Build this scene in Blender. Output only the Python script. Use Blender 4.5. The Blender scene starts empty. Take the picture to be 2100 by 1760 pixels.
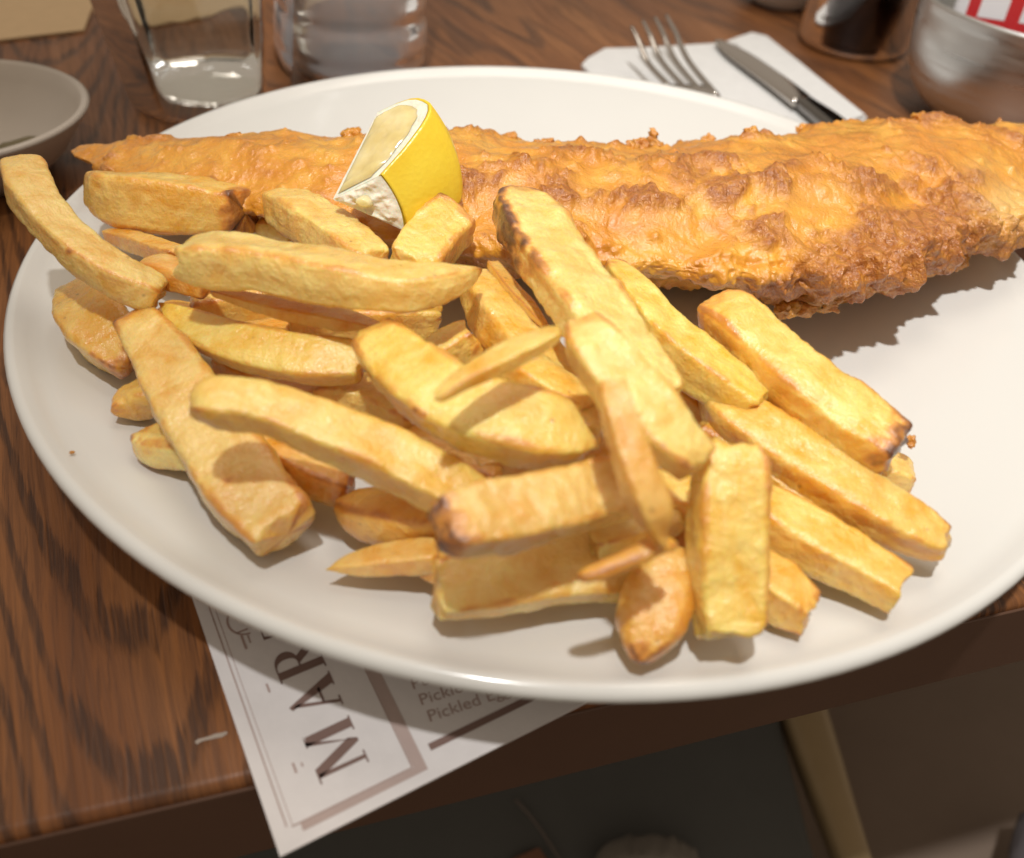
import bpy, bmesh, math, random
import numpy as np
from mathutils import Matrix, Vector

SC = bpy.context.scene
COL = SC.collection
R_ = math.radians

# ------------------------------------------------------------------ camera
CAM = np.array([-0.02031192, -0.20938182, 0.14488745])
ROT = np.array([[0.997877, -0.048000, -0.044027],
                [0.000000,  0.675951, -0.736946],
                [0.065134,  0.735381,  0.674516]])      # columns: right, up, back
cam = bpy.data.cameras.new("camera"); cam_o = bpy.data.objects.new("camera", cam); COL.objects.link(cam_o)
M4 = Matrix.Identity(4)
for i in range(3):
    for j in range(3): M4[i][j] = float(ROT[i, j])
    M4[i][3] = float(CAM[i])
cam_o.matrix_world = M4
cam.sensor_width = 36; cam.sensor_fit = 'HORIZONTAL'; cam.lens = 1.63 * 18
cam.clip_start = 0.005; cam.clip_end = 50
cam.dof.use_dof = True; cam.dof.focus_distance = 0.198; cam.dof.aperture_fstop = 11.5
SC.camera = cam_o
SC.render.resolution_x = 1024; SC.render.resolution_y = 858

# ------------------------------------------------------------------ room light and added fill
w = bpy.data.worlds.new("World"); SC.world = w; w.use_nodes = True
bg = w.node_tree.nodes['Background']; bg.inputs[0].default_value = (1.0, 0.84, 0.67, 1); bg.inputs[1].default_value = 0.36

def lamp(name, kind, loc, energy, color, size, target=None, **kw):
    l = bpy.data.lights.new(name, kind); l.energy = energy; l.color = color
    if kind == 'AREA': l.shape = 'DISK'; l.size = size
    else: l.shadow_soft_size = size
    for k, v in kw.items(): setattr(l, k, v)
    o = bpy.data.objects.new(name, l); COL.objects.link(o); o.location = loc
    if target is not None:
        o.rotation_euler = (Vector(target) - Vector(loc)).to_track_quat('-Z', 'Y').to_euler()
    return o
lamp("ceiling_spotlight", 'SPOT', (-0.06, -0.25, 0.86), 26.5, (1.0, 0.98, 0.955), 0.019, (0.11, 0.06, 0.0), spot_size=R_(42), spot_blend=1.0)
lamp("overhead_fill", 'AREA', (0.15, 0.45, 1.5), 5.0, (1.0, 0.90, 0.78), 0.7, (0.05, 0, 0))  # soft overhead fill added for sheen, not a known lamp
SC.view_settings.view_transform = 'Standard'; SC.view_settings.look = 'None'
SC.view_settings.exposure = 0.19; SC.view_settings.gamma = 1.0
SC.cycles.use_denoising = True
SC.cycles.max_bounces = 12; SC.cycles.transmission_bounces = 12

# ------------------------------------------------------------------ geometry helpers
FPX = 1.63 * 1050.0
def ray(px, py):
    d = np.array([(px - 1050.) / FPX, -(py - 880.) / FPX, -1.0])
    return ROT @ d
def at(px, py, z=0.0):
    d = ray(px, py); t = (z - CAM[2]) / d[2]
    return CAM + t * d
def project(P):
    q = (P - CAM) @ ROT
    return np.stack([1050 + FPX * q[..., 0] / -q[..., 2], 880 - FPX * q[..., 1] / -q[..., 2]], -1)
def depth(p): return -((np.asarray(p) - CAM) @ ROT)[..., 2]

_rng = np.random.RandomState(7)
_PERM = np.concatenate([_rng.permutation(256)] * 3)
_GR = _rng.normal(size=(256, 3)); _GR /= np.linalg.norm(_GR, axis=1)[:, None]
def noise(p):
    p = np.asarray(p, float); pi = np.floor(p).astype(int); f = p - pi
    u = f * f * f * (f * (f * 6 - 15) + 10); out = 0
    pi = pi & 255
    for dx in (0, 1):
        wx = u[..., 0] if dx else 1 - u[..., 0]
        for dy in (0, 1):
            wy = u[..., 1] if dy else 1 - u[..., 1]
            for dz in (0, 1):
                wz = u[..., 2] if dz else 1 - u[..., 2]
                h = _PERM[_PERM[_PERM[pi[..., 0] + dx] + pi[..., 1] + dy] + pi[..., 2] + dz]
                g = _GR[h]
                out = out + wx * wy * wz * (g[..., 0] * (f[..., 0] - dx) + g[..., 1] * (f[..., 1] - dy) + g[..., 2] * (f[..., 2] - dz))
    return out * 1.5
def fbm(p, o=4):
    s = 0; a = 1; p = np.asarray(p, float)
    for i in range(o): s = s + a * noise(p + i * 17.3); a *= .5; p = p * 2.03
    return s
def sstep(a, b, x): t = np.clip((x - a) / (b - a), 0, 1); return t * t * (3 - 2 * t)

def mesh_obj(name, V, F, mat, parent=None, smooth=True, base=None, attrs=None):
    V = np.asarray(V, float)
    if base is None: base = np.zeros(3)
    me = bpy.data.meshes.new(name); me.from_pydata((V - base).tolist(), [], F)
    if smooth: me.polygons.foreach_set('use_smooth', [True] * len(me.polygons))
    for k, a in (attrs or {}).items():
        a = np.asarray(a, float)
        if a.ndim == 1:
            t = me.attributes.new(k, 'FLOAT', 'POINT'); t.data.foreach_set('value', a)
        else:
            t = me.attributes.new(k, 'FLOAT_VECTOR', 'POINT'); t.data.foreach_set('vector', a.ravel())
    me.update()
    o = bpy.data.objects.new(name, me); COL.objects.link(o)
    if mat: me.materials.append(mat)
    o.location = tuple(float(x) for x in base)
    if parent is not None:
        o.parent = parent; o.location = tuple(float(a - b) for a, b in zip(base, parent.location))
    return o
def tag(o, label=None, cat=None, group=None, kind=None):
    for k, v in (('label', label), ('category', cat), ('group', group), ('kind', kind)):
        if v: o[k] = v
    return o
def empty(name, loc, label, cat, group=None):
    o = bpy.data.objects.new(name, None); COL.objects.link(o); o.empty_display_size = .01
    o.location = tuple(float(x) for x in loc); return tag(o, label, cat, group)

def grid_faces(nu, nv, closed=True):
    F = []
    for i in range(nu - 1):
        for j in range(nv if closed else nv - 1):
            k = (j + 1) % nv
            F.append((i * nv + j, i * nv + k, (i + 1) * nv + k, (i + 1) * nv + j))
    return F
def lathe(profile, n=96, c=(0, 0, 0), facets=0):
    """profile of (r, z), closed where r = 0"""
    V = []; F = []; rows = []
    for r, z in profile:
        if r < 1e-7: rows.append([len(V)]); V.append((c[0], c[1], c[2] + z))
        else:
            rows.append(list(range(len(V), len(V) + n)))
            for j in range(n):
                a = 2 * math.pi * j / n; rr = r
                if facets:
                    h = math.pi / facets; q = (a % (2 * h)) - h
                    rr = r * (0.35 + 0.65 * math.cos(h) / math.cos(q) * 1.03)
                V.append((c[0] + rr * math.cos(a), c[1] + rr * math.sin(a), c[2] + z))
    for a, b in zip(rows[:-1], rows[1:]):
        for j in range(n):
            k = (j + 1) % n
            if len(a) == 1 and len(b) == 1: continue
            if len(a) == 1: F.append((a[0], b[k], b[j]))
            elif len(b) == 1: F.append((a[j], a[k], b[0]))
            else: F.append((a[j], a[k], b[k], b[j]))
    return V, F
def box(x0, x1, y0, y1, z0, z1, bev=0.0, seg=3):
    bm = bmesh.new(); bmesh.ops.create_cube(bm, size=1)
    for v in bm.verts: v.co = ((x0 + x1) / 2 + v.co.x * (x1 - x0), (y0 + y1) / 2 + v.co.y * (y1 - y0), (z0 + z1) / 2 + v.co.z * (z1 - z0))
    if bev: bmesh.ops.bevel(bm, geom=bm.edges[:], offset=bev, segments=seg, affect='EDGES', profile=.5)
    V = [v.co[:] for v in bm.verts]; bm.verts.index_update(); F = [[v.index for v in f.verts] for f in bm.faces]; bm.free()
    return V, F
def prism(poly, z0, z1):
    n = len(poly); V = [(x, y, z0) for x, y in poly] + [(x, y, z1) for x, y in poly]
    F = [list(range(n))[::-1], list(range(n, 2 * n))] + [(i, (i + 1) % n, n + (i + 1) % n, n + i) for i in range(n)]
    return V, F
def catmull(P, n):
    """resample rows of P (any columns), spaced along the first three"""
    P = np.asarray(P, float); Q = np.vstack([2 * P[0] - P[1], P, 2 * P[-1] - P[-2]])
    out = []
    for i in range(1, len(Q) - 2):
        for t in np.linspace(0, 1, 24, endpoint=False):
            a, b, c, d = Q[i - 1:i + 3]
            out.append(.5 * (2 * b + (c - a) * t + (2 * a - 5 * b + 4 * c - d) * t * t + (3 * b - a - 3 * c + d) * t ** 3))
    out.append(P[-1]); out = np.array(out)
    s = np.r_[0, np.cumsum(np.linalg.norm(np.diff(out[:, :3], axis=0), axis=1))]
    return out, s

def plate_z(r):
    r = np.asarray(r, float)
    return 0.0105 + 0.0125 * sstep(0.07, 0.150, r) * 1.04

def sweep(ctrl, k=0.85, roll=0.0, p=5.0, NU=84, NV=44, e0=.42, e1=.42, cp0=3.0, cp1=3.0, skew=0.0, twist=0.0, spacing=None):
    """ctrl rows: px, py, width px, z.  Returns verts, faces, dict of fields."""
    rows = []
    for px, py, wd, z in ctrl:
        P = at(px, py, z); rows.append([*P, wd / FPX * depth(P)])
    C, s = catmull(np.array(rows), 0); L = s[-1]
    tt = np.linspace(0, 1, NU)
    tt = tt if spacing == 'even' else .35 * tt + .65 * (.5 - .5 * np.cos(np.pi * tt))
    ss = tt * L
    C = np.stack([np.interp(ss, s, C[:, i]) for i in range(4)], 1)
    pos = C[:, :3]; W = np.maximum(C[:, 3], 1e-4)
    T = np.gradient(pos, ss, axis=0); T /= np.linalg.norm(T, axis=1)[:, None]
    side = np.cross(T, [0, 0, 1.]); side /= np.linalg.norm(side, axis=1)[:, None]
    nrm = np.cross(side, T)
    ph = R_(roll) + R_(twist) * (tt - .5)
    U = np.cos(ph)[:, None] * side + np.sin(ph)[:, None] * nrm
    Wn = -np.sin(ph)[:, None] * side + np.cos(ph)[:, None] * nrm
    view = pos - CAM; view /= np.linalg.norm(view, axis=1)[:, None]
    S = np.cross(view, T); S /= np.linalg.norm(S, axis=1)[:, None]
    q = p / (p - 1)
    sup = (np.abs((U * S).sum(1)) ** q + np.abs(k * (Wn * S).sum(1)) ** q) ** (1 / q)
    a = W / (2 * sup)
    wm = np.median(W)
    m = np.ones(NU)
    for d, e, cp in ((ss, e0, cp0), (L - ss, e1, cp1)):
        el = max(e * wm, 1e-5); x = np.clip(1 - d / el, 0, 1)
        m *= np.maximum(1 - x ** cp, 0) ** (1 / cp)
    a = a * np.maximum(m, .02)
    # samples spread along the outline so that the corners get their share
    td = np.linspace(-np.pi / 2, 1.5 * np.pi, 4001); rd = (np.abs(np.cos(td)) ** p + np.abs(np.sin(td)) ** p) ** (-1 / p)
    cum = np.r_[0, np.cumsum(np.hypot(np.diff(rd * np.cos(td)), np.diff(rd * np.sin(td))) * (1 + 2.2 * np.maximum(rd[1:] - 1, 0) / .4))]
    th = np.interp(np.arange(NV) / NV * cum[-1], cum, td)
    r = (np.abs(np.cos(th)) ** p + np.abs(np.sin(th)) ** p) ** (-1 / p)
    cx, cy = r * np.cos(th), r * np.sin(th)
    V = pos[:, None] + a[:, None, None] * (cx[None, :, None] * U[:, None] + k * cy[None, :, None] * Wn[:, None])
    if skew: V = V + (T[:, None] * (a[:, None] * cx[None])[..., None]) * skew
    N = cx[None, :, None] * U[:, None] * k + cy[None, :, None] * Wn[:, None]
    N /= np.linalg.norm(N, axis=2)[..., None]
    corner = np.clip((r - 1) / (2 ** (.5 - 1 / p) - 1 + 1e-9) if p > 2.01 else r * 0, 0, 1) if p > 2.01 else np.zeros(NV)
    rc = (r - r.min()) / max(r.max() - r.min(), 1e-9)
    f = dict(pos=pos, T=T, a=a, s=ss, L=L, tt=tt, corner=np.tile(rc, (NU, 1)), N=N,
             st=np.stack([np.tile(ss[:, None], (1, NV)), np.tile(np.cumsum(np.hypot(np.diff(cx, append=cx[0]), np.diff(cy, append=cy[0])))[None] * wm / 2, (NU, 1)), np.zeros((NU, NV))], -1),
             d0=np.tile(ss[:, None], (1, NV)), d1=np.tile((L - ss)[:, None], (1, NV)), wm=wm, cy=np.tile(cy, (NU, 1)), cx=np.tile(cx, (NU, 1)), Wn=Wn)
    F = grid_faces(NU, NV)
    return V, F, f
def close_ends(V, F):
    NU, NV = V.shape[:2]
    flat = V.reshape(-1, 3); c0 = V[0].mean(0); c1 = V[-1].mean(0)
    A = np.vstack([flat, c0, c1]); n = NU * NV
    F = F + [((j + 1) % NV, j, n) for j in range(NV)] + [((NU - 1) * NV + j, (NU - 1) * NV + (j + 1) % NV, n + 1) for j in range(NV)]
    return A, F
def ext(a):   # field extended to the two end points
    return np.concatenate([a.reshape(-1, *a.shape[2:]), a[0].mean(0)[None], a[-1].mean(0)[None]])

# ------------------------------------------------------------------ materials
def new_mat(name):
    m = bpy.data.materials.new(name); m.use_nodes = True
    nt = m.node_tree; return m, nt, nt.nodes['Principled BSDF']
class G:
    """tiny node-graph helper"""
    def __init__(s, nt): s.nt = nt
    def n(s, t, **kw):
        x = s.nt.nodes.new(t)
        for k, v in kw.items(): setattr(x, k, v)
        return x
    def l(s, a, b): s.nt.links.new(a, b)
    def put(s, sock, v):
        if hasattr(v, 'node'): s.l(v, sock)
        else: sock.default_value = v
    def noise(s, vec, scale, detail=4, rough=.5, dist=0):
        x = s.n('ShaderNodeTexNoise'); x.inputs['Scale'].default_value = scale; x.inputs['Detail'].default_value = detail
        x.inputs['Roughness'].default_value = rough; x.inputs['Distortion'].default_value = dist
        if vec is not None: s.l(vec, x.inputs['Vector'])
        return x.outputs['Fac']
    def ramp(s, f, stops):
        x = s.n('ShaderNodeValToRGB'); e = x.color_ramp.elements
        while len(e) < len(stops): e.new(.5)
        for el, (p, c) in zip(e, stops):
            el.position = p; el.color = (*c, 1) if isinstance(c, tuple) else (c, c, c, 1)
        s.l(f, x.inputs['Fac']); return x.outputs['Color']
    def mix(s, f, a, b, mode='MIX'):
        x = s.n('ShaderNodeMix', data_type='RGBA', blend_type=mode)
        s.put(x.inputs['Factor'], f)
        for sock, v in ((x.inputs['A'], a), (x.inputs['B'], b)):
            s.put(sock, (*v, 1) if isinstance(v, tuple) else v)
        return x.outputs['Result']
    def math(s, op, a, b=0.0, c=None):
        x = s.n('ShaderNodeMath', operation=op); s.put(x.inputs[0], a); s.put(x.inputs[1], b)
        if c is not None: s.put(x.inputs[2], c)
        return x.outputs[0]
    def map(s, vec, scale=(1, 1, 1), loc=(0, 0, 0), rot=(0, 0, 0)):
        x = s.n('ShaderNodeMapping'); x.inputs['Scale'].default_value = scale; x.inputs['Location'].default_value = loc; x.inputs['Rotation'].default_value = rot
        s.l(vec, x.inputs['Vector']); return x.outputs[0]
    def bump(s, h, strength, dist, normal=None):
        x = s.n('ShaderNodeBump'); x.inputs['Strength'].default_value = strength; x.inputs['Distance'].default_value = dist
        s.l(h, x.inputs['Height'])
        if normal is not None: s.l(normal, x.inputs['Normal'])
        return x.outputs[0]
    def attr(s, name, out='Fac'):
        x = s.n('ShaderNodeAttribute', attribute_name=name); return x.outputs[out]

def simple(name, col, rough=.5, metal=0, **kw):
    m, nt, b = new_mat(name)
    b.inputs['Base Color'].default_value = (*col, 1); b.inputs['Roughness'].default_value = rough; b.inputs['Metallic'].default_value = metal
    for k, v in kw.items(): b.inputs[k].default_value = v
    g = G(nt); tc = g.n('ShaderNodeTexCoord').outputs['Object']
    f = g.noise(tc, 60, 5)
    b_c = g.mix(.10, (*col,), g.ramp(f, [(.3, tuple(c * .6 for c in col)), (.7, tuple(min(1, c * 1.2) for c in col))]))
    g.l(b_c, b.inputs['Base Color'])
    return m

def mat_chip():
    m, nt, b = new_mat('fried_potato'); g = G(nt)
    tc = g.n('ShaderNodeTexCoord').outputs['Object']; oi = g.n('ShaderNodeObjectInfo')
    off = g.n('ShaderNodeVectorMath', operation='MULTIPLY_ADD')
    cb = g.n('ShaderNodeCombineXYZ'); 
    for i in range(3): g.l(oi.outputs['Random'], cb.inputs[i])
    g.l(cb.outputs[0], off.inputs[0]); off.inputs[1].default_value = (3.1, 1.7, 2.3); g.l(tc, off.inputs[2])
    v = off.outputs[0]
    st = g.attr('st', 'Vector')
    sv = g.n('ShaderNodeVectorMath', operation='ADD'); g.l(st, sv.inputs[0]); g.l(cb.outputs[0], sv.inputs[1]); sv = sv.outputs[0]
    br = g.attr('brown')
    n1 = g.noise(v, 110, 4, .6, .6); n2 = g.noise(v, 420, 4, .6); n3 = g.noise(v, 1500, 3, .65)
    streak = g.noise(g.map(sv, (60, 700, 1)), 1.0, 4, .6, .4)
    gold = oi.outputs['Color']
    pale = g.mix(.50, gold, (.98, .76, .27))
    deep = g.mix(.50, gold, (.80, .37, .025))
    c = g.mix(g.ramp(n1, [(.38, 0.), (.60, 1.)]), deep, pale)
    c = g.mix(g.math('MULTIPLY', g.ramp(n2, [(.42, 0.), (.72, 1.)]), .45), c, g.mix(.35, pale, (.98, .81, .40)))
    c = g.mix(g.math('MULTIPLY', g.ramp(streak, [(.5, 0.), (.75, 1.)]), .20), c, (.78, .40, .05))
    fl = g.ramp(n3, [(.60, 0.), (.78, 1.)])
    c = g.mix(g.math('MULTIPLY', fl, .15), c, (.50, .22, .035))
    bf = g.math('ADD', br, g.math('MULTIPLY', g.math('SUBTRACT', n2, .5), .35))
    c = g.mix(g.ramp(bf, [(.10, 0.), (.42, .85), (1., 1.)]), c, g.ramp(bf, [(.18, (.86, .42, .04)), (.45, (.66, .25, .03)), (.72, (.36, .12, .02)), (1., (.13, .045, .014))]))
    # tiny dark specks
    vor = g.n('ShaderNodeTexVoronoi'); vor.inputs['Scale'].default_value = 130; g.l(v, vor.inputs['Vector'])
    c = g.mix(g.math('MULTIPLY', g.ramp(vor.outputs['Distance'], [(.03, 1.), (.075, 0.)]), .5), c, (.20, .09, .02))
    g.l(c, b.inputs['Base Color'])
    rr = g.ramp(n2, [(.3, .24), (.7, .44)]); g.l(rr, b.inputs['Roughness'])
    b.inputs['Specular IOR Level'].default_value = .6
    b.inputs['Subsurface Weight'].default_value = .45; b.inputs['Subsurface Radius'].default_value = (1, .50, .12); b.inputs['Subsurface Scale'].default_value = .0055
    b.inputs['Coat Weight'].default_value = .85; b.inputs['Coat Roughness'].default_value = .22
    vb = g.n('ShaderNodeTexVoronoi', feature='SMOOTH_F1'); vb.inputs['Scale'].default_value = 620; g.l(v, vb.inputs['Vector'])
    blis = g.math('MULTIPLY', g.math('SUBTRACT', 1.0, vb.outputs['Distance']), g.ramp(n1, [(.40, 0.), (.62, .9)]))
    h = g.math('ADD', g.math('ADD', g.math('MULTIPLY', n2, .9), blis), g.math('ADD', g.math('MULTIPLY', n3, .55), g.math('MULTIPLY', streak, .5)))
    bp = g.bump(h, .5, .0010); g.l(bp, b.inputs['Normal']); g.l(g.bump(g.noise(v, 1100, 3, .6), .5, .0007), b.inputs['Coat Normal'])
    return m

def mat_batter():
    m, nt, b = new_mat('fried_batter'); g = G(nt)
    tc = g.n('ShaderNodeTexCoord').outputs['Object']; cr = g.attr('crust')
    n1 = g.noise(tc, 70, 5, .6, .5); n2 = g.noise(tc, 500, 4, .6); n3 = g.noise(tc, 1700, 3, .6)
    smooth = g.ramp(n1, [(.30, (.60, .215, .013)), (.5, (.72, .305, .023)), (.70, (.83, .44, .058))])
    crust = g.ramp(n2, [(.28, (.30, .080, .008)), (.50, (.48, .160, .014)), (.75, (.68, .29, .035))])
    f = g.math('ADD', cr, g.math('MULTIPLY', g.math('SUBTRACT', n2, .5), .5))
    c = g.mix(g.ramp(f, [(.12, 0.), (.95, 1.)]), smooth, crust)
    pl = g.attr('pale')
    c = g.mix(g.math('MULTIPLY', pl, .6), c, (.80, .56, .20))
    g.l(c, b.inputs['Base Color'])
    g.l(g.ramp(n2, [(.3, .24), (.7, .42)]), b.inputs['Roughness'])
    b.inputs['Specular IOR Level'].default_value = .45
    b.inputs['Subsurface Weight'].default_value = .15; b.inputs['Subsurface Radius'].default_value = (1, .4, .1); b.inputs['Subsurface Scale'].default_value = .003
    b.inputs['Coat Weight'].default_value = .95; b.inputs['Coat Roughness'].default_value = .20
    h = g.math('MULTIPLY', g.math('ADD', g.math('MULTIPLY', n2, 1.0), g.math('MULTIPLY', n3, .5)), g.math('ADD', g.math('MULTIPLY', cr, .75), .25))
    bp = g.bump(h, .75, .0018); g.l(bp, b.inputs['Normal']); g.l(g.bump(g.noise(tc, 1000, 3, .6), .6, .0010), b.inputs['Coat Normal'])
    return m

def mat_wood():
    m, nt, b = new_mat('stained_oak'); g = G(nt)
    tc = g.n('ShaderNodeTexCoord').outputs['Object']
    v = g.map(tc, (1, 1, 1), rot=(0, 0, R_(-7)))
    warp = g.noise(g.map(v, (9, 3.0, 3)), 1, 3, .5)
    wx = g.n('ShaderNodeCombineXYZ'); g.l(g.math('MULTIPLY', warp, .055), wx.inputs[0])
    wv = g.n('ShaderNodeVectorMath', operation='ADD'); g.l(v, wv.inputs[0]); g.l(wx.outputs[0], wv.inputs[1]); wv = wv.outputs[0]
    bands = g.noise(g.map(wv, (75, 5, 5)), 1, 3, .55)
    rn = g.noise(g.map(wv, (17, 3.0, 2)), 1, 2, .45)
    ring = g.math('SINE', g.math('MULTIPLY', rn, 62.0))          # growth rings, cut into long loops
    fine = g.noise(g.map(wv, (700, 22, 20)), 1, 4, .65)
    # one big cathedral figure near the front left corner
    sx = g.n('ShaderNodeSeparateXYZ'); g.l(wv, sx.inputs[0])
    ux = g.math('ADD', sx.outputs[0], .098)
    par = g.math('SUBTRACT', g.math('MULTIPLY', g.math('MULTIPLY', ux, ux), 120.0), g.math('ADD', sx.outputs[1], g.math('MULTIPLY', fine, .022)))
    cath = g.math('SINE', g.math('ADD', g.math('MULTIPLY', par, 190.0), g.math('MULTIPLY', rn, 22.0)))
    near = g.ramp(g.math('ABSOLUTE', ux), [(.035, 1.), (.10, 0.)])
    ring = g.math('MAXIMUM', g.math('MULTIPLY', ring, g.math('SUBTRACT', 1.0, near)), g.math('MULTIPLY', cath, near))
    pore = g.noise(g.map(v, (1300, 55, 40)), 1, 3, .6)
    wide = g.noise(g.map(v, (12, 3, 2)), 1, 2)
    c = g.ramp(bands, [(.25, (.165, .057, .016)), (.5, (.230, .086, .025)), (.75, (.290, .118, .037))])
    c = g.mix(g.math('MULTIPLY', g.ramp(fine, [(.40, 1.), (.60, 0.)]), .5), c, (.070, .025, .009))
    rm = g.math('MULTIPLY', g.ramp(ring, [(.30, 0.), (.75, 1.)]), g.math('MAXIMUM', near, g.ramp(wide, [(.35, .25), (.6, 1.)])))
    figm = g.math('MULTIPLY', rm, g.ramp(g.math('ADD', g.math('MULTIPLY', fine, .5), g.math('MULTIPLY', pore, .5)), [(.46, 1.), (.60, .35)]))
    c = g.mix(g.math('MULTIPLY', figm, .66), c, (.022, .010, .007))
    c = g.mix(g.math('MULTIPLY', g.ramp(pore, [(.30, 1.), (.42, 0.)]), .6), c, (.045, .018, .009))
    g.l(c, b.inputs['Base Color'])
    g.l(g.ramp(fine, [(.3, .52), (.7, .36)]), b.inputs['Roughness'])
    b.inputs['Specular IOR Level'].default_value = .4
    h = g.math('SUBTRACT', g.math('ADD', g.math('MULTIPLY', fine, .6), g.math('MULTIPLY', pore, .5)), g.math('MULTIPLY', figm, .5))
    g.l(g.bump(h, .35, .0006), b.inputs['Normal'])
    return m
def mat_porcelain():
    m, nt, b = new_mat('white_glaze'); g = G(nt)
    tc = g.n('ShaderNodeTexCoord').outputs['Object']
    n = g.noise(tc, 14, 3, .5)
    g.l(g.ramp(n, [(.35, (.66, .657, .625)), (.65, (.685, .682, .65))]), b.inputs['Base Color'])
    g.l(g.ramp(g.noise(tc, 45, 4), [(.3, .13), (.7, .21)]), b.inputs['Roughness'])
    b.inputs['Specular IOR Level'].default_value = .5
    g.l(g.bump(g.noise(tc, 25, 2), .06, .002), b.inputs['Normal'])
    return m
def mat_glass(name, col=(1, 1, 1), rough=0.0, ior=1.45):
    m, nt, b = new_mat(name); b.inputs['Base Color'].default_value = (*col, 1); b.inputs['Roughness'].default_value = rough
    b.inputs['IOR'].default_value = ior; b.inputs['Transmission Weight'].default_value = 1
    g = G(nt); tc = g.n('ShaderNodeTexCoord').outputs['Object']; g.l(g.bump(g.noise(tc, 55, 2), .12, .002), b.inputs['Normal'])
    return m
def mat_steel(name, rough=.18, col=(.62, .60, .57)):
    m, nt, b = new_mat(name); g = G(nt); tc = g.n('ShaderNodeTexCoord').outputs['Object']
    b.inputs['Base Color'].default_value = (*col, 1); b.inputs['Metallic'].default_value = 1
    g.l(g.ramp(g.noise(g.map(tc, (20, 20, 400)), 1, 4), [(.3, rough * .7), (.7, rough * 1.4)]), b.inputs['Roughness'])
    return m
def mat_paper(name, col):
    m, nt, b = new_mat(name); g = G(nt); tc = g.n('ShaderNodeTexCoord').outputs['Object']
    n = g.noise(tc, 180, 4); g.l(g.ramp(n, [(.3, tuple(c * .94 for c in col)), (.7, col)]), b.inputs['Base Color'])
    b.inputs['Roughness'].default_value = .7; b.inputs['Specular IOR Level'].default_value = .25
    g.l(g.bump(g.noise(tc, 900, 3), .2, .0003), b.inputs['Normal'])
    return m

CHIP = mat_chip(); BATTER = mat_batter(); WOOD = mat_wood(); GLAZE = mat_porcelain()
STEEL = mat_steel('brushed_steel', .34, (.66, .66, .65)); STEEL_D = mat_steel('cutlery_steel', .16, (.55, .52, .49))
PAPER = mat_paper('white_card', (.72, .69, .685)); INK = mat_paper('brown_ink', (.21, .135, .115)); INK_L = mat_paper('soft_brown_ink', (.40, .29, .26)); INK_F = mat_paper('faded_brown_ink', (.46, .36, .33))
TISSUE = mat_paper('white_tissue', (.70, .70, .69))

# ------------------------------------------------------------------ floor, table
tag(mesh_obj('floor', *prism([(-4, -4), (4, -4), (4, 4), (-4, 4)], -.74, -.72), simple('dark_floor', (.13, .10, .08), .6), smooth=False), kind='structure')

TA = R_(15.7); TC, TS = math.cos(TA), math.sin(TA)
table = empty('table', (0, 0, -.03), 'worn brown oak table with dark grain under the plate', 'table')
table.rotation_euler = (0, 0, TA)
bm = bmesh.new(); bmesh.ops.create_cube(bm, size=1)
X0, X1, Y0, Y1 = -.62, .80, -.1235, .62
for v in bm.verts: v.co = ((X0 + X1) / 2 + v.co.x * (X1 - X0), (Y0 + Y1) / 2 + v.co.y * (Y1 - Y0), .015 + v.co.z * .030)
bmesh.ops.bevel(bm, geom=[e for e in bm.edges], offset=.0022, segments=3, affect='EDGES', profile=.5)
me = bpy.data.meshes.new('tabletop'); bm.to_mesh(me); bm.free(); me.materials.append(WOOD)
me.polygons.foreach_set('use_smooth', [True] * len(me.polygons))
top = bpy.data.objects.new('tabletop', me); COL.objects.link(top); top.parent = table
md = top.modifiers.new('wn', 'WEIGHTED_NORMAL')
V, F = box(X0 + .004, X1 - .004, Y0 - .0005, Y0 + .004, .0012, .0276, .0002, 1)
o = mesh_obj('shaded_edge', V, F, simple('shaded_edge_wood', (.10, .048, .027), .55), smooth=False); o.parent = table  # shade of the unlit front face put into a darker wood colour
# a pale scuff in the varnish
def strip(pts, wd, z, seed=0):
    P = np.array([at(x, y, 0)[:2] for x, y in pts]); T = np.gradient(P, axis=0); T /= np.linalg.norm(T, axis=1)[:, None]
    Nn = np.c_[-T[:, 1], T[:, 0]]; rg = np.random.RandomState(seed)
    ww = wd * (0.6 + .8 * rg.rand(len(P)))
    A = P + Nn * ww[:, None]; B = P - Nn * ww[:, None]
    V = [(*p, z) for p in A] + [(*p, z) for p in B]; n = len(P)
    return V, [(i, n + i, n + i + 1, i + 1) for i in range(n - 1)]
V, F = strip([(402, 1525), (408, 1520), (418, 1517), (430, 1514), (442, 1510), (455, 1508), (466, 1503)], .00035, .00012, 3)
Vl = [(TC * x + TS * y, -TS * x + TC * y, z + .03) for x, y, z in V]
sc_ = mesh_obj('scuff', Vl, F, simple('scuff_white', (.36, .30, .25), .7), smooth=False); sc_.parent = table; sc_.location = (0, 0, 0)

# ------------------------------------------------------------------ plate
prof = [(0, .0022), (.060, .0022), (.066, .0012), (.070, .0008), (.074, .0012), (.078, .0045), (.095, .0085), (.115, .0130), (.130, .0178), (.1375, .0205),
        (.1394, .0213), (.1402, .0226), (.1401, .0240), (.1390, .0250), (.1375, .0249)]
rr = np.linspace(.1355, .0, 40)
prof += [(float(r), float(plate_z(r) + .0005 * sstep(.12, .136, r))) for r in rr]
V, F = lathe(prof, 160)
plate = tag(mesh_obj('dinner_plate', V, [f[::-1] for f in F], GLAZE), 'large round white porcelain plate holding the fish and chips', 'plate')

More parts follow.
